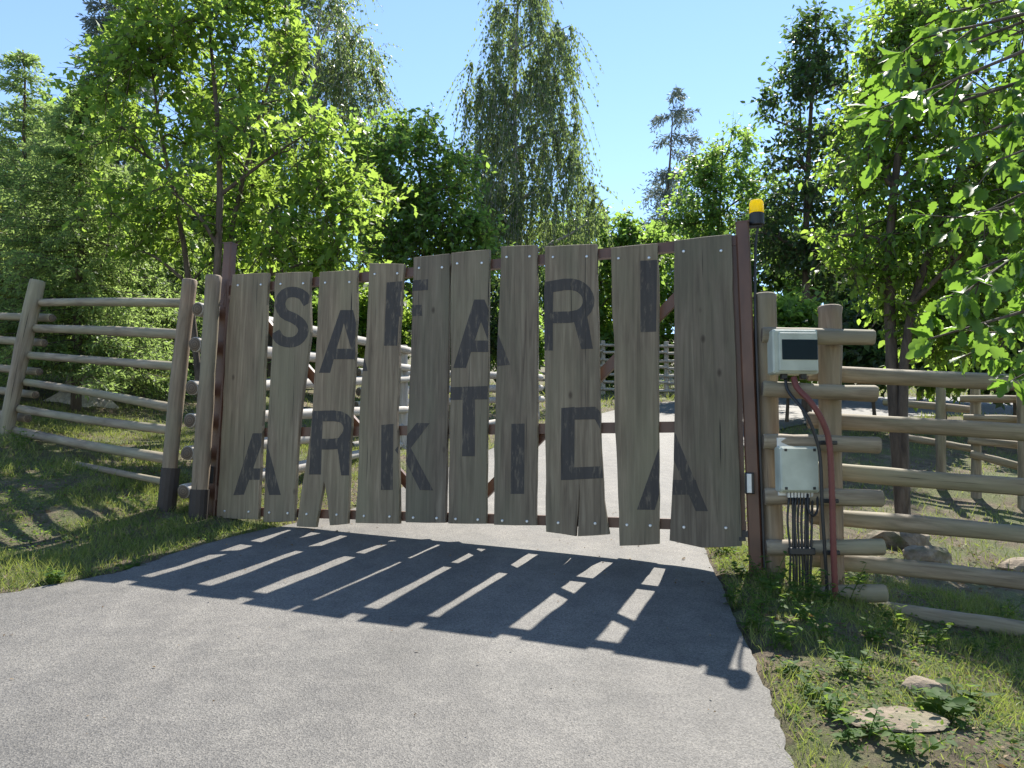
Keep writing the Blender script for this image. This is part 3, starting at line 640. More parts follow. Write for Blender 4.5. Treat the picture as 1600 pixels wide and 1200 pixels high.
def leaf_objects(T, pos, d, up, sc, mat, parent, name='leaf'):
    me = [mesh_data(name, T[0]*(1, 1, k), T[1], mat) for k in (0.6, 1.0, 1.6)]
    d, y, z = frames(d, up); wp = wl(parent)
    for i in range(len(pos)):
        o = bpy.data.objects.new(name, me[i % 3]); COL.objects.link(o); o.parent = parent; s = float(sc[i]); p = pos[i]-wp
        o.matrix_local = Matrix([[d[i][k]*s, y[i][k]*s, z[i][k]*s, p[k]] for k in range(3)]+[[0, 0, 0, 1]])
def ell(px, py, Y, rx, ry, dep=None):
    c = P(px, py, Y); k = Y/FPX; return c, np.array([rx*k, dep or (rx+ry)/2*k, ry*k])
def tree(name, label, base, top, r, ells, ncl, ntw, nlf, ll, T, lmat, bmat=None, tw=0.6, hang=0.0, strand=0.0, seed=1, singles=0, cat='tree', limbs=None, bare=0.0, up_bias=1.0, group=None, trunks=None, cheap=False):
    g = np.random.default_rng(seed); base = np.asarray(base, float); base[2] = gz(base[0], base[1]); top = np.asarray(top, float)
    t = thing(name, base, label, cat, group)
    mid = (base+top)/2+np.array([g.normal()*0.12, g.normal()*0.12, 0])*np.linalg.norm(top-base)*0.25
    tr = curve([base-[0, 0, 0.3], base, mid, top], 16); acc = Acc()
    acc.add(*tube(tr, np.linspace(r*1.15, r*0.16, 16), 9))
    nodes = [tr[5:]]; nrad = [np.linspace(r, r*0.2, 16)[5:]]
    for q in (trunks or []):
        q = np.array(q, float); c = curve(q, 12); acc.add(*tube(c, np.linspace(r*0.6, r*0.1, 12), 7)); nodes.append(c); nrad.append(np.linspace(r*0.6, r*0.1, 12))
    vol = np.array([np.prod(e[1])**0.75 for e in ells]); cl = []
    for i, (c, rr) in enumerate(ells):
        k = max(3, int(ncl*vol[i]/vol.sum())); u = nrm(g.normal(size=(k, 3)))*(g.uniform(0.12, 1, (k, 1))**0.42); cl.append(c+u*rr)
    cl = np.concatenate(cl)
    zg = Hs(cl[:, 0], cl[:, 1]); cl = cl[cl[:, 2] > zg+0.35+bare]
    # limbs towards spread-out anchors, then a branch for every clump
    an = [int(g.integers(len(cl)))]
    for _ in range((limbs or max(5, len(cl)//9))-1):
        dd = np.min(np.linalg.norm(cl[:, None]-cl[None, an], axis=2), axis=1); an.append(int(np.argmax(dd)))
    def attach(p, rmax, n, k):
        N = np.concatenate(nodes); R = np.concatenate(nrad); dv = p-N; L = np.linalg.norm(dv, axis=1)
        cost = L+2.2*np.maximum(0, 0.35*np.linalg.norm(dv[:, :2], axis=1)-dv[:, 2]); i = int(np.argmin(cost)); a = N[i]; rr = min(R[i]*0.75, rmax)
        m1 = a+(p-a)*0.5+np.array([g.normal()*0.07, g.normal()*0.07, 0.10-hang*0.04])*L[i]
        c = curve([a, m1, p], n); rad = np.linspace(rr, max(0.006, rr*0.25), n); acc.add(*tube(c, rad, k, False)); nodes.append(c[1:]); nrad.append(rad[1:])
    for i in an: attach(cl[i], r*0.55, 8, 6)
    for i in range(len(cl)):
        if i not in an: attach(cl[i], r*0.22, 3 if cheap else 5, 3 if cheap else 4)
    # twigs
    C = np.repeat(cl, ntw, 0); n = len(C)
    cen = np.mean([e[0] for e in ells], 0); out = nrm(C-cen)
    d = nrm(g.normal(size=(n, 3))*(1 if hang < 0.8 else 0.6)+0.35*out+np.array([0, 0, 0.15-hang])); L = tw*g.uniform(0.5, 1.3, n)*(1+strand*g.uniform(0, 1, n)); droop = 0.12+hang*0.5
    s = (np.arange(nlf)+g.uniform(0.1, 0.9, (n, nlf)))/nlf
    pos = C[:, None]+d[:, None]*(s*L[:, None])[..., None]+np.array([0, 0, -1.0])*(droop*(s**2)*L[:, None])[..., None]
    tipm = C+d*0.5*L[:, None]-np.array([0, 0, 1.0])*(droop*.25*L)[:, None]; tip = C+d*L[:, None]-np.array([0, 0, 1.0])*(droop*L)[:, None]
    rt = 0.004+ll*0.02
    if cheap: acc.add(*prisms(C[::2], tip[::2], rt, rt*0.3))
    else:
        v1, f1 = prisms(C, tipm, rt, rt*0.7); v2, f2 = prisms(tipm, tip, rt*0.7, rt*0.3); acc.add(v1, f1); acc.add(v2, f2)
    acc.put('trunk', bmat or M['bark'], t, True)
    pos = pos.reshape(-1, 3); N = len(pos); dd = np.repeat(d, nlf, 0)
    side = nrm(np.cross(dd, g.normal(size=(N, 3))))
    ld = nrm(0.55*dd+0.9*side+np.array([0, 0, -0.25-hang])); up = nrm(np.array([0, 0, up_bias])+0.55*g.normal(size=(N, 3))); sc = ll*g.uniform(0.6, 1.2, N)
    pos = pos+g.normal(size=(N, 3))*ll*0.25
    ok = pos[:, 2] > Hs(pos[:, 0], pos[:, 1])+0.12; pos, ld, up, sc = pos[ok], ld[ok], up[ok], sc[ok]
    if singles:
        x, y = proj(pos); vis = (x > 0) & (x < 1600) & (y > 0) & (y < 640); depth = (pos-EYE)@f0
        pick = np.argsort(np.where(vis, depth/sc, 1e9))[:singles]; m = np.zeros(len(pos), bool); m[pick] = True
        leaf_objects(T, pos[m], ld[m], up[m], sc[m], lmat, t); pos, ld, up, sc = pos[~m], ld[~m], up[~m], sc[~m]
    v, f = scatter(T, pos, ld, up, sc); o = put('crown', v, f, lmat, t); o['kind'] = 'stuff'
    return t
def conifer(name, label, base, tip, R, nw, nbr, nn, nl, mat, r=0.12, low=0.12, droop=0.35, pw=0.8, seed=1, cat='conifer', blet=0.30, group=None, lop=0.0, nwid=2.0):
    nw = int(nw*1.1); nn = int(nn*1.15); nl *= 1.25
    """spruce: whorls of drooping boughs, branchlets on both sides of each bough, needles on each branchlet"""
    g = np.random.default_rng(seed); base = np.asarray(base, float); base[2] = gz(base[0], base[1]); tip = np.asarray(tip, float); Ht = tip[2]-base[2]
    t = thing(name, base, label, cat, group); acc = Acc(); tr = np.array([base+(tip-base)*k for k in np.linspace(-0.02, 1, 14)]); tr[4:-1, :2] += g.normal(size=(9, 2))*0.012*Ht*0.3
    acc.add(*tube(tr, np.linspace(r, 0.012, 14), 8))
    A, B, C2 = [], [], []
    for w_ in np.linspace(low, 0.985, nw):
        k = nbr if w_ < 0.9 else max(3, nbr-2)
        for j in range(k):
            u = min(0.99, w_+g.normal()*0.012); a = base+(tip-base)*u; ln = R*((1-u)/(1-low))**pw*g.uniform(0.65, 1.2)+0.12
            if g.uniform() < lop: continue
            az = 2*math.pi*(j/k)+g.uniform(0, 1.2); h = np.array([math.cos(az), math.sin(az), 0]); dr = droop*(1-0.7*u)
            p1 = a+h*ln*0.5+np.array([0, 0, -dr*ln*0.35]); p2 = a+h*ln+np.array([0, 0, -dr*ln*0.75+0.05*ln])
            c = curve([a, p1, p2], 7); acc.add(*tube(c, np.linspace(max(0.008, r*0.16*(ln/R)), 0.004, 7), 4, False))
            m = max(6, int(ln/0.10)) ; s = np.linspace(0.10, 1, m); q = np.array([c[min(6, int(x*6))]+(c[min(6, int(x*6)+1)]-c[min(6, int(x*6))])*(x*6-int(x*6)) for x in s])
            side = np.cross(h, [0, 0, 1.0])
            for sg in (1, -1):
                bl = blet*(0.45+0.9*np.minimum(s*2, (1-s)*1.2+0.28))*g.uniform(0.6, 1.2, m)*min(1.3, 0.5+ln/2)
                dv = nrm(h[None]*g.uniform(0.4, 0.9, (m, 1))+sg*side[None]*g.uniform(0.5, 1.0, (m, 1))+np.array([0, 0, -1.0])*g.uniform(0.05, 0.6+droop, (m, 1)))
                A.append(q); B.append(dv); C2.append(bl)
    A = np.concatenate(A); B = np.concatenate(B); L = np.concatenate(C2); v, f = prisms(A, A+B*L[:, None], 0.004, 0.002); acc.add(v, f); acc.put('trunk', M['bark'], t, True)
    s = (np.arange(nn)+g.uniform(0, 1, (len(A), nn)))/nn; pos = (A[:, None]+B[:, None]*(s*L[:, None])[..., None]).reshape(-1, 3); dd = np.repeat(B, nn, 0); N = len(pos)
    ld = nrm(dd*0.8+nrm(np.cross(dd, g.normal(size=(N, 3))))*0.75); v, f = scatter(NEED, pos, ld, g.normal(size=(N, 3)), nl*g.uniform(0.7, 1.25, N), nl*nwid)
    o = put('crown', v, f, mat, t); o['kind'] = 'stuff'; return t
def gnd(px, Y):                          # a point on the ground in the direction of a pixel column
    p = P(px, 700, Y); return np.array([p[0], Y, gz(p[0], Y)])

# left side
Y = 12.0
tree('red_oak', 'bright green oak with slender stems above the fence and left steel post', gnd(318, Y), P(322, -20, Y), 0.10,
     [ell(330, 90, Y, 150, 120), ell(240, 130, Y, 100, 110), ell(300, 270, Y, 170, 100), ell(470, 250, Y, 80, 80), ell(500, 340, Y, 85, 75), ell(400, 390, Y, 110, 60), ell(420, 40, Y, 70, 90), ell(180, 110, Y, 60, 60), ell(250, 10, Y, 90, 60), ell(230, 360, Y, 90, 50), ell(560, 290, Y+.5, 50, 65), ell(540, 390, Y+.3, 60, 45)],
     195, 9, 7, 0.187, OAK, M['oak_leaf'], tw=0.55, seed=3, singles=300, trunks=[[gnd(318, Y), P(350, 420, Y), P(400, 200, Y+.3), P(450, 20, Y+.3)], [gnd(318, Y), P(290, 400, Y), P(250, 200, Y-.3), P(230, 40, Y-.2)]])
tree('left_birch', 'tall airy birch rising behind the bright oak', gnd(520, 24), P(515, -160, 24), 0.13,
     [ell(510, 40, 24, 85, 120), ell(560, 120, 24, 50, 90), ell(470, 130, 24, 70, 110), ell(500, -110, 24, 70, 80), ell(520, 230, 24, 70, 70)], 230, 9, 14, 0.125, RHOMB, M['birch_leaf'], M['birch_bark'], tw=0.75, hang=0.9, strand=0.7, seed=5).name = 'airy_birch'
tree('weeping_birch', 'weeping birch with hanging strands of small leaves behind the gate', gnd(832, 25), P(815, -140, 25), 0.16,
     [ell(815, 30, 25, 60, 90), ell(860, 90, 25, 45, 70), ell(770, 120, 25, 55, 60), ell(825, 170, 25, 100, 80), ell(820, 260, 25, 118, 70), ell(838, 320, 25, 110, 60), ell(815, -90, 25, 50, 60)], 260, 8, 20, 0.13, RHOMB, M['birch_leaf'], M['birch_bark'], tw=0.75, hang=1.7, strand=1.0, seed=9)
tree('maple', 'dense mid green maple between the oak and the weeping birch', gnd(665, 20), P(655, 230, 20), 0.13,
     [ell(640, 270, 20, 80, 75), ell(700, 310, 20, 60, 70), ell(600, 330, 20, 70, 70), ell(670, 390, 20, 110, 60), ell(640, 210, 20, 40, 35), ell(720, 380, 20, 60, 60), ell(580, 230, 20, 45, 50)], 200, 9, 7, 0.18, OVATE, M['maple_leaf'], tw=0.7, seed=11)
conifer('spruce', 'young spruce with soft green boughs behind the leaning end post', gnd(115, 13), P(128, 140, 13), 1.75, 26, 7, 11, 0.075, M['needle'], 0.09, 0.16, 0.45, seed=13, blet=0.34)
conifer('fir', 'stiff dark fir with bare leader at the outer end of the fence', gnd(32, 14.5), P(36, 78, 14.5), 2.1, 20, 6, 9, 0.085, M['needle'], 0.09, 0.14, 0.05, 0.85, seed=15, blet=0.30)
conifer('spruce', 'tall thin haze-grey spruce behind the oak and young spruce', gnd(185, 27), P(178, -110, 27), 2.4, 26, 5, 6, 0.20, M['needle_hazed'], 0.2, 0.1, 0.7, seed=17, blet=0.55)
conifer('larch', 'golden green young larch at the outer end of the fence', gnd(-90, 13.2), P(-85, 190, 13.2), 1.35, 18, 6, 10, 0.07, M['needle_gold'], 0.06, 0.2, 0.4, seed=19, blet=0.28)
conifer('spruce', 'low boughed spruce hanging over the tree stump', gnd(215, 16), P(222, 250, 16), 2.2, 20, 7, 10, 0.09, M['needle'], 0.12, 0.24, 0.6, seed=21, blet=0.40)
conifer('spruce', 'slim dark spruce behind the paired log posts', gnd(292, 18.5), P(300, 220, 18.5), 2.0, 18, 6, 9, 0.10, M['needle'], 0.11, 0.30, 0.5, seed=23, blet=0.40)
conifer('spruce', 'shaded spruce between the fir and the stump', gnd(95, 19), P(80, 190, 19), 2.4, 20, 6, 9, 0.11, M['needle'], 0.13, 0.25, 0.5, seed=25, blet=0.42)
# right side
conifer('spruce', 'lone far spruce with crooked top against the sky', gnd(1032, 52), P(1052, 138, 52), 3.1, 11, 4, 9, 0.28, M['needle_hazed'], 0.24, 0.15, 1.1, 0.55, seed=30, blet=1.15, lop=0.28)
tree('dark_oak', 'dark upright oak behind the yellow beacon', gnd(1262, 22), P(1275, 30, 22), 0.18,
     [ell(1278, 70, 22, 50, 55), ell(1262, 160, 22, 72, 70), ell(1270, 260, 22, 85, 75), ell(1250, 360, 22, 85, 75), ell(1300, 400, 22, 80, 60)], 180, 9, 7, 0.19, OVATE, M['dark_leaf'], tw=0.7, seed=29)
tree('light_tree', 'rounded light green tree left of the dark oak and beacon', gnd(1125, 29), P(1130, 215, 29), 0.15,
     [ell(1135, 260, 29, 62, 60), ell(1100, 300, 29, 50, 60), ell(1160, 330, 29, 75, 60), ell(1090, 370, 29, 70, 45)], 120, 9, 7, 0.21, OVATE, M['maple_leaf'], tw=0.8, seed=31).name = 'rounded_tree'
tree('shrub', 'small leafy shrub below the lone far spruce', gnd(968, 33), P(965, 335, 33), 0.08, [ell(962, 370, 33, 38, 40), ell(1000, 390, 33, 50, 40)], 70, 8, 6, 0.26, OVATE, M['maple_leaf'], tw=0.7, seed=33, cat='shrub')
Y = 9.6
tree('hazel_birch', 'large leafy birch overhanging the brown log fence', gnd(1408, Y), P(1450, -60, Y), 0.12,
     [ell(1480, 40, Y, 120, 90), ell(1400, 130, Y+.5, 80, 90), ell(1520, 200, Y, 140, 110), ell(1400, 280, Y+.3, 90, 100), ell(1480, 370, Y, 150, 95), ell(1340, 400, Y+.2, 65, 55), ell(1560, 460, Y, 120, 70), ell(1440, 480, Y+.3, 90, 50), ell(1640, 300, Y, 120, 160), ell(1350, 210, Y+.8, 60, 80), ell(1400, 30, Y+.5, 60, 70), ell(1500, 530, Y+.3, 100, 35)],
     375, 9, 8, 0.112, OVATE, M['beech_leaf'], tw=0.42, hang=0.25, seed=35, singles=300, trunks=[[gnd(1408, Y), P(1420, 500, Y), P(1520, 250, Y), P(1600, 60, Y)]]).name = 'overhanging_birch'
# woodland behind: separate trees, each with its own crown
bgt = [(70, 34, 120, 330, 0), (400, 30, 110, 380, 1), (560, 34, 110, 400, 0), (745, 36, 90, 420, 1), (880, 38, 80, 400, 0), (940, 34, 50, 470, 2), (1070, 37, 80, 420, 0), (1180, 33, 100, 430, 1), (1330, 30, 110, 400, 0), (1440, 28, 110, 420, 1), (1560, 26, 120, 400, 0), (250, 30, 120, 400, 0), (-60, 26, 120, 380, 1), (1690, 24, 130, 380, 0)]
bl = ['backdrop tree behind the fir', 'backdrop tree behind the left steel post', 'backdrop tree behind the airy birch', 'backdrop tree behind the maple', 'backdrop tree behind the weeping birch', 'sunny low tree beyond the far slender fence', 'backdrop tree below the lone far spruce', 'backdrop tree behind the rounded light tree', 'backdrop tree behind the dark oak', 'backdrop tree behind the overhanging birch', 'backdrop tree behind the road bend fence', 'backdrop tree behind the low boughed spruce', 'backdrop tree behind the golden larch', 'backdrop tree beyond the road bend']
for i, (px, Y, rx, py, k) in enumerate(bgt):
    b = gnd(px, Y); lm = [M['maple_leaf'], M['dark_leaf'], M['oak_leaf']][k]
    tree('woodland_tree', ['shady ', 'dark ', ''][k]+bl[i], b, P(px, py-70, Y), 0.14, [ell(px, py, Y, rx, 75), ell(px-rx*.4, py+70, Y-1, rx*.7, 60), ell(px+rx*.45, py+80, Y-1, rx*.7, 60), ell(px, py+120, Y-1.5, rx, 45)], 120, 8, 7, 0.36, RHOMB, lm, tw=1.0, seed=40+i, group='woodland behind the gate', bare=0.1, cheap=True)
tree('maple', 'tall shady maple filling the gap behind the bright oak', gnd(420, 21), P(410, 130, 21), 0.14, [ell(400, 190, 21, 85, 75), ell(440, 280, 21, 90, 70), ell(350, 300, 21, 90, 75), ell(400, 380, 21, 120, 60)], 130, 9, 7, 0.22, RHOMB, M['maple_leaf'], tw=0.7, seed=12, cheap=True)
tree('alder', 'dark alder behind the young spruce', gnd(140, 24), P(130, 150, 24), 0.14, [ell(140, 220, 24, 90, 80), ell(60, 270, 24, 80, 70), ell(150, 330, 24, 120, 70)], 120, 9, 7, 0.25, RHOMB, M['maple_leaf'], tw=0.8, seed=14, cheap=True)
# understorey bushes seen between the planks and fence rails
us = [(470, 22, 70, 505), (590, 23, 70, 500), (720, 24, 75, 505), (800, 27, 50, 520), (330, 24, 60, 500), (1370, 17, 70, 530), (1480, 18, 70, 545), (1230, 19, 60, 520), (1590, 16, 60, 545)]
ul = ['between the airy birch and the bleached fence', 'below the maple beside the bleached fence', 'below the weeping birch behind the lettered planks', 'at the foot of the weeping birch by the far fence', 'behind the left steel post', 'behind the junction box and stub rails', 'between the road bend and the overhanging birch', 'below the dark oak behind the steel post with beacon', 'beside the road bend fence']
for i, (px, Y, rx, py) in enumerate(us):
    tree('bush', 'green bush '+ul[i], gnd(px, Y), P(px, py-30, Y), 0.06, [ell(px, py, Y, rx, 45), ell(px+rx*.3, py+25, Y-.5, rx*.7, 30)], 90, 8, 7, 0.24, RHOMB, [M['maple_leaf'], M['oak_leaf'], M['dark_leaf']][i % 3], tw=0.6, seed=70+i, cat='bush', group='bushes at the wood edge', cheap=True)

# near oak: trunk out of frame on the right, boughs reaching into view
def near_oak():
    g = np.random.default_rng(77); b = np.array([5.1, 3.9, 0.0]); b[2] = gz(b[0], b[1]); t = thing('near_oak', b, 'close oak bough with large lobed leaves hanging at the brown fence', 'tree')
    acc = Acc(); acc.add(*tube(curve([b-[0, 0, .3], b, b+[0.1, 0, 2.2], b+[-0.1, 0.1, 4.6]], 14), np.linspace(0.17, 0.06, 14), 10)); acc.put('trunk', M['bark'], t, True)
    Yb = 3.3; bough = []
    ends = [(1405, 105), (1400, 190), (1425, 150), (1440, 60), (1480, 20), (1455, 250), (1510, 150), (1545, 70), (1500, 340), (1560, 250), (1480, 365), (1590, 180), (1530, 440), (1450, 530), (1500, 560), (1560, 520), (1580, 400), (1590, 590), (1540, 330), (1470, 470), (1600, 110), (1620, 470), (1610, 300), (1650, 560), (1530, 210)]
    for (px, py) in ends:
        e = P(px, py, Yb+g.uniform(-.35, .5)); h = np.clip(e[2]+0.25-b[2], 1.2, 4.3); h = min(4.5, h+g.uniform(0.3, 1.1)); a = b+np.array([0.0, 0.05, h])
        m1 = a+(e-a)*0.5+np.array([g.normal()*0.12, g.normal()*0.12, 0.18+g.normal()*0.1]); c = curve([a, m1, e], 14); ac = Acc(); ac.add(*tube(c, np.linspace(0.030, 0.004, 14), 6, False))
        P_, D_, S_ = [], [], []; side_pts = []
        for q in range(13):               # side twigs along the outer half
            i = 5+int(g.integers(0, 9)); o0 = c[i]; dd = nrm((c[i]-c[i-1])+g.normal(size=3)*0.02*1.2)
            dd = nrm(dd+0.8*nrm(g.normal(size=3))+np.array([0, 0, -0.1])); L = g.uniform(0.08, 0.22); e1 = o0+dd*L; ac.add(*tube([o0, (o0+e1)/2, e1], [0.004, 0.003, 0.002], 4, False)); side_pts.append((e1, dd))
        side_pts.append((c[-1], nrm(c[-1]-c[-2])))
        for e1, dd in side_pts:
            for z in range(int(g.integers(5, 9))):
                P_.append(e1-dd*g.uniform(0, 0.06)); D_.append(nrm(0.7*dd+0.9*nrm(g.normal(size=3))+np.array([0, 0, -0.35]))); S_.append(g.uniform(0.065, 0.125))
        br = ac.put('bough', M['bark'], t, True); bough.append((br, np.array(P_), np.array(D_), np.array(S_)))
    lim = np.sort(np.concatenate([np.where((lambda x, y: (x > -30) & (x < 1630) & (y > -30) & (y < 640))(*proj(p)), s_/((p-EYE)@f0), 0) for _, p, _, s_ in bough]))[-300]
    for br, near, D_, S_ in bough:
        x, y = proj(near); vis = (x > -30) & (x < 1630) & (y > -30) & (y < 640); up = nrm(np.array([0, -0.25, 1.0])+0.6*g.normal(size=(len(near), 3)))
        m = vis & (S_/((near-EYE)@f0) >= lim)
        if m.any(): leaf_objects(OAK_N, near[m], D_[m], up[m], S_[m], M['near_leaf'], br)
        if (~m).any(): v, f = scatter(OAK_N, near[~m], D_[~m], up[~m], S_[~m]); put('leaves', v, f, M['near_leaf'], br)['kind'] = 'stuff'
    # upper crown out of view, which shades the verge
    g2 = np.random.default_rng(5); n = 2600; c = b+np.array([-0.3, 0.7, 4.4]); pos = c+nrm(g2.normal(size=(n, 3)))*(g2.uniform(0, 1, (n, 1))**0.4)*np.array([1.5, 1.5, 1.0])
    x, y = proj(pos); ok = (x > 1480) | (y < -20); pos = pos[ok]; n = len(pos)
    v, f = scatter(OAK, pos, g2.normal(size=(n, 3)), nrm(np.array([0, 0, 1.0])+0.6*g2.normal(size=(n, 3))), g2.uniform(0.09, 0.15, n)); put('crown', v, f, M['near_leaf'], t)['kind'] = 'stuff'
near_oak()

# ------------------------------------------------------------------ stump, stones, weeds, grass, litter
def stump():
    b = hit(128, 612); b = np.array([P(128, 600, 14.0)[0], 14.0, 0]); b[2] = gz(b[0], b[1]); n = 20; g = np.random.default_rng(4); v = []
    root = 1+0.5*np.maximum(0, np.sin(np.arange(n)*2*math.pi/n*5+1))
    for k, (h, r) in enumerate([(-0.1, .55), (0.05, .46), (0.18, .33), (0.34, .26), (0.52, .24), (0.56, .22)]):
        a = np.arange(n)*2*math.pi/n; rr = r*(1+(root-1)*max(0, 1-k*0.28))*(1+0.06*g.normal(size=n)); v.append(np.stack([b[0]+rr*np.cos(a), b[1]+rr*np.sin(a), b[2]+h+(0.06*g.normal(size=n) if k > 3 else 0*a)], 1))
    f = [(i*n+j, i*n+(j+1) % n, (i+1)*n+(j+1) % n, (i+1)*n+j) for i in range(5) for j in range(n)]+[tuple(5*n+j for j in range(n))]
    tag(put('tree_stump', np.concatenate(v), f, M['log_white'], None, False), 'ragged pale tree stump with spreading roots behind the grey log fence', 'stump')
stump()
def stone(px, py, rx, ry, label, seed, flat=0.5, Yoff=0.0):
    g = np.random.default_rng(seed); c = hit(px, py); k = c[1]/FPX; rx *= k; import bmesh
    bm = bmesh.new(); bmesh.ops.create_icosphere(bm, subdivisions=3, radius=1.0); v = np.array([x.co[:] for x in bm.verts]); f = [[q.index for q in x.verts] for x in bm.faces]; bm.free()
    pl = nrm(g.normal(size=(9, 3))); h = g.uniform(0.62, 0.95, 9)
    for a, b in zip(pl, h): s = v@a-b; v = v-np.maximum(s, 0)[:, None]*a*0.9
    v = v*(1+0.04*g.normal(size=(len(v), 1)))*np.array([rx, rx*0.75, rx*flat]); z = gz(c[0], c[1]); v = v+np.array([c[0], c[1], z+rx*flat*0.08])
    tag(put('stone', v, f, M['stone'], None, False), label, 'stone')
stone(1442, 1082, 42, 20, 'angular tan stone set among the weeds below the lowest rail', 1, 0.5)
stone(1392, 1132, 82, 30, 'broad flat sandy stone slab sunk in the grassy verge', 2, 0.09)
stone(1405, 855, 52, 22, 'dark mossy boulder beside the stub rail ends', 3, 0.6)
stone(1447, 880, 40, 18, 'sandy boulder just behind the long brown rails', 4, 0.55)
stone(1600, 895, 45, 20, 'half buried stone on the bare soil behind the long rails', 7, 0.4)
def weed(px, py, h, n, label, seed, big=1.0):
    g = np.random.default_rng(seed); b = hit(px, py); b[2] = gz(b[0], b[1]); t = thing('weed', b, label, 'plant', 'weeds on the verges'); ac = Acc(); P_, D_, S_ = [], [], []
    for i in range(n):
        d = nrm(np.array([g.normal()*0.45, g.normal()*0.45, 1.0])); L = h*g.uniform(0.5, 1.1); o0 = b+np.array([g.normal()*.03, g.normal()*.03, -0.02]); c = curve([o0, o0+d*L*0.5, o0+d*L+np.array([d[0], d[1], -0.1])*L*0.25], 7); ac.add(*tube(c, np.linspace(0.004, 0.002, 7), 4, False))
        for k in range(2, 7):
            for s in (0, 1):
                a = g.uniform(0, 6.28); P_.append(c[k]); D_.append((math.cos(a), math.sin(a), g.uniform(-.2, .5))); S_.append(g.uniform(0.035, 0.075)*big*(1.2-k*0.07))
    ac.put('stem', M['weed'], t, True); v, f = scatter(OVATE, np.array(P_), np.array(D_), nrm(np.array([0, 0, 1.0])+0.3*g.normal(size=(len(P_), 3))), np.array(S_)); put('foliage', v, f, M['weed'], t)['kind'] = 'stuff'
wd = [(1135, 868, .26, 6, 'tufted weed on the road edge under the last plank'), (1165, 905, .22, 6, 'low weed at the road edge beside the steel post'), (1186, 925, .30, 5, 'leafy weed climbing the steel post foot'), (1208, 935, .32, 5, 'leafy weed climbing the log post beside the cables'), (1262, 945, .26, 6, 'bushy weed below the black cables'), (1290, 955, .22, 5, 'weed at the foot of the red conduit'), (1325, 945, .30, 5, 'weed under the lowest stub rail'), (1345, 925, .26, 3, 'bright large-leaved weed on the lowest stub rail end'), (1282, 1000, .24, 5, 'pale tall weed in front of the cables'), (1215, 1010, .22, 5, 'weed on the shaded road edge'), (1400, 985, .20, 5, 'round-leaved weed beside the lowest long rail'), (1330, 1050, .22, 5, 'weed above the flat stone slab'), (1250, 970, .2, 6, 'dense shaded weed between road and cables'), (1480, 1130, .18, 5, 'broad-leaved weed beside the flat stone slab'), (1510, 1110, .18, 4, 'broad-leaved weed beside the angular tan stone'), (1350, 1160, .14, 5, 'low weed on the sunny verge below the flat slab'), (1290, 1120, .14, 5, 'low weed between asphalt and the flat slab'), (1420, 1190, .14, 5, 'clover clump at the verge below the slab'), (1570, 965, .24, 4, 'bright weed poking above the lowest long rail'), (30, 705, .35, 6, 'leafy weed at the foot of the leaning end post'), (250, 795, .18, 5, 'small weed at the dark sleeve of the log post'), (205, 885, .10, 5, 'tuft of weed on the sunny asphalt corner'), (85, 910, .12, 6, 'bright weed on the sunny strip beside the road')]
wd += [(1150, 945, .2, 5, 'shaded weed leaning over the asphalt edge'), (1195, 960, .24, 6, 'dense weed in front of the steel post with beacon'), (1235, 945, .3, 6, 'tall weed hiding the cable bundle foot'), (1180, 985, .18, 5, 'small weed in the shadow tip on the verge'), (1240, 1050, .13, 6, 'sunlit weed where the beacon shadow meets the verge'), (1262, 1085, .12, 5, 'sunlit seedling clump along the asphalt'), (1375, 1010, .2, 5, 'shaded weed between the stub rails and flat slab'), (1455, 1020, .18, 5, 'shaded weed under the lowest long rail'), (1540, 1040, .18, 5, 'shaded weed clump far along the lowest rail')]
for i, (px, py, h, n, l) in enumerate(wd): weed(px, py, h, n, l, 200+i, 1.5 if 'large' in l or 'broad' in l else 1.0)

def grass(n, xr, yr, hmin, hmax, name, label, seed, wid=0.0045, dens=None, edge=0.02, far=99):
    g = np.random.default_rng(seed); x = g.uniform(*xr, n); y = g.uniform(*yr, n); d = road_dist(x, y)
    keep = (d > edge) & (d < far); nz = vnoise(x, y, 0.8, 8)*0.6+vnoise(x, y, 0.28, 9)*0.6; keep &= nz+g.normal(0, 0.35, n) > -0.6
    if dens is not None: keep &= g.uniform(0, 1, n) < dens(x, y, d)
    x, y, d, nz = x[keep], y[keep], d[keep], nz[keep]; n = len(x); z = H(x, y)-0.01
    h = g.uniform(hmin, hmax, n)*(1+0.45*np.clip(nz, -1, 1.4)); pos = np.stack([x, y, z], 1)
    dr = nrm(np.stack([g.normal(size=n)*0.55, g.normal(size=n)*0.55, np.ones(n)], 1)); a = g.uniform(0, 6.28, n); up = np.stack([np.cos(a), np.sin(a), np.zeros(n)], 1)
    v, f = scatter(BLADE, pos, dr, up, h, wid*g.uniform(0.7, 1.5, n)); o = put(name, v, f, M['grass'], None); tag(o, label, 'grass', kind='stuff')
grass(90000, (-7.5, -0.8), (3.6, 8.4), 0.03, 0.10, 'verge_grass', 'short grass on the bank beside the asphalt and grey log fence', 1, 0.004)
grass(64000, (1.1, 5.0), (2.2, 7.6), 0.025, 0.10, 'bank_grass', 'patchy grass on the verge in front of the brown log fence', 2, 0.0036, dens=lambda x, y, d: 0.75)
grass(40000, (-11, -2.0), (8.2, 13), 0.04, 0.10, 'lawn_grass', 'lawn grass around the stump behind the grey log fence', 6, 0.006)
grass(48000, (-14, 14), (8.0, 22), 0.05, 0.13, 'meadow_grass', 'meadow grass behind the fences and gate', 3, 0.009)
grass(30000, (-25, 30), (20, 40), 0.10, 0.22, 'far_grass', 'far grass beyond the road bend', 4, 0.022)
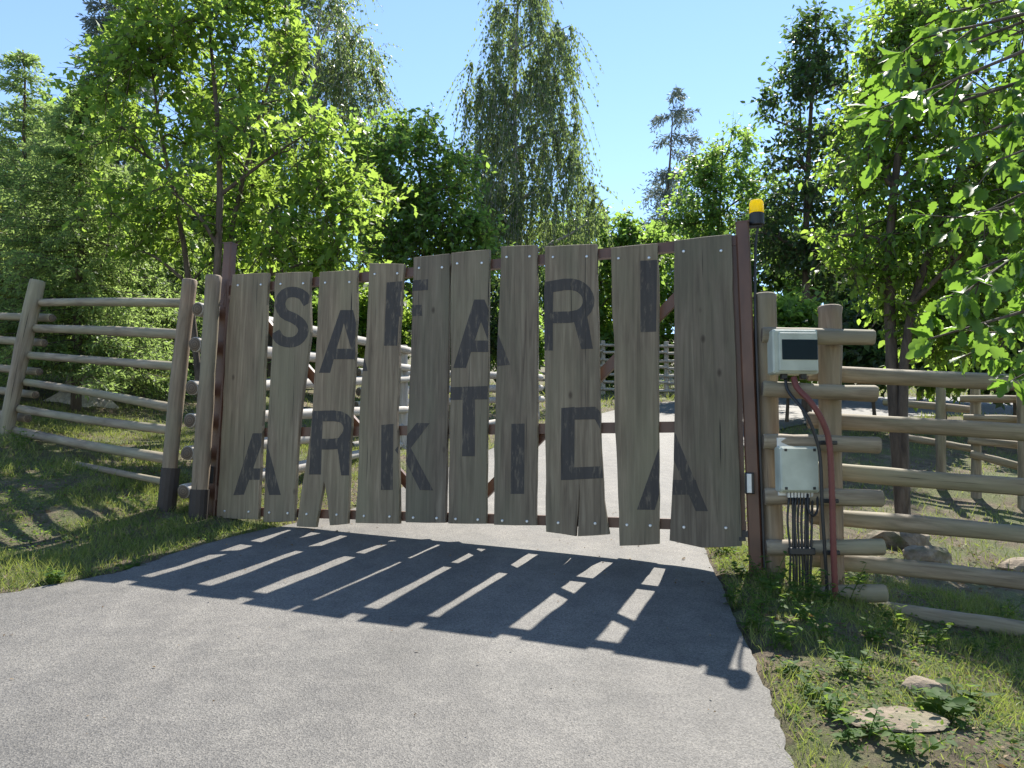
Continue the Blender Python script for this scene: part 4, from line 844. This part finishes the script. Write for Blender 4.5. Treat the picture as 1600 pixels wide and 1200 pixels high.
def litter(n, xr, yr, name, label, seed, s0, s1, cond):
    g = np.random.default_rng(seed); x = g.uniform(*xr, n); y = g.uniform(*yr, n); d = road_dist(x, y); k = cond(x, y, d, g); x, y = x[k], y[k]; n = len(x)
    z = np.where(d[k] < 0, Hs(x, y)+0.022, H(x, y)+0.012); up = nrm(np.array([0, 0, 1.0])+0.35*g.normal(size=(n, 3))); v, f = scatter(OVATE, np.stack([x, y, z], 1), g.normal(size=(n, 3))*[1, 1, 0.15], up, g.uniform(s0, s1, n)); o = put(name, v, f, M['dry'], None); tag(o, label, 'litter', kind='stuff')
litter(9500, (-8, 6), (2.2, 11), 'leaf_litter', 'dry leaf litter scattered over the verges and bank', 1, 0.02, 0.055, lambda x, y, d, g: d > 0.05)
litter(900, (-2.5, 2.2), (5.6, 8.5), 'road_litter', 'dry leaf crumbs on the asphalt along the gate', 2, 0.015, 0.05, lambda x, y, d, g: (d < 0) & (d > -0.9) & (g.uniform(0, 1, len(x)) < 0.22))

def clover(n, xr, yr, name, label, seed, s0, s1):
    g = np.random.default_rng(seed); x = g.uniform(*xr, n); y = g.uniform(*yr, n); d = road_dist(x, y); k = (d > 0.04) & (vnoise(x, y, 0.5, 21)+g.normal(0, 0.4, n) > -0.3); x, y = x[k], y[k]; n = len(x)
    up = nrm(np.array([0, 0, 1.0])+0.5*g.normal(size=(n, 3))); v, f = scatter(RHOMB, np.stack([x, y, H(x, y)+g.uniform(0.0, 0.035, n)], 1), g.normal(size=(n, 3))*[1, 1, 0.3], up, g.uniform(s0, s1, n)); tag(put(name, v, f, M['weed'], None), label, 'ground cover', kind='stuff')
clover(22000, (1.1, 4.6), (2.3, 7.4), 'verge_clover', 'tiny clover leaves carpeting the verge by the brown log fence', 1, 0.012, 0.035)
clover(26000, (-7, -1.4), (3.8, 9.2), 'bank_clover', 'tiny clover leaves carpeting the bank below the grey log fence', 2, 0.012, 0.035)
litter(700, (-5, 1.6), (2.6, 7), 'road_grit', 'scattered grit and leaf specks on the open asphalt', 5, 0.006, 0.022, lambda x, y, d, g: (d < -0.02) & (g.uniform(0, 1, len(x)) < 0.35))
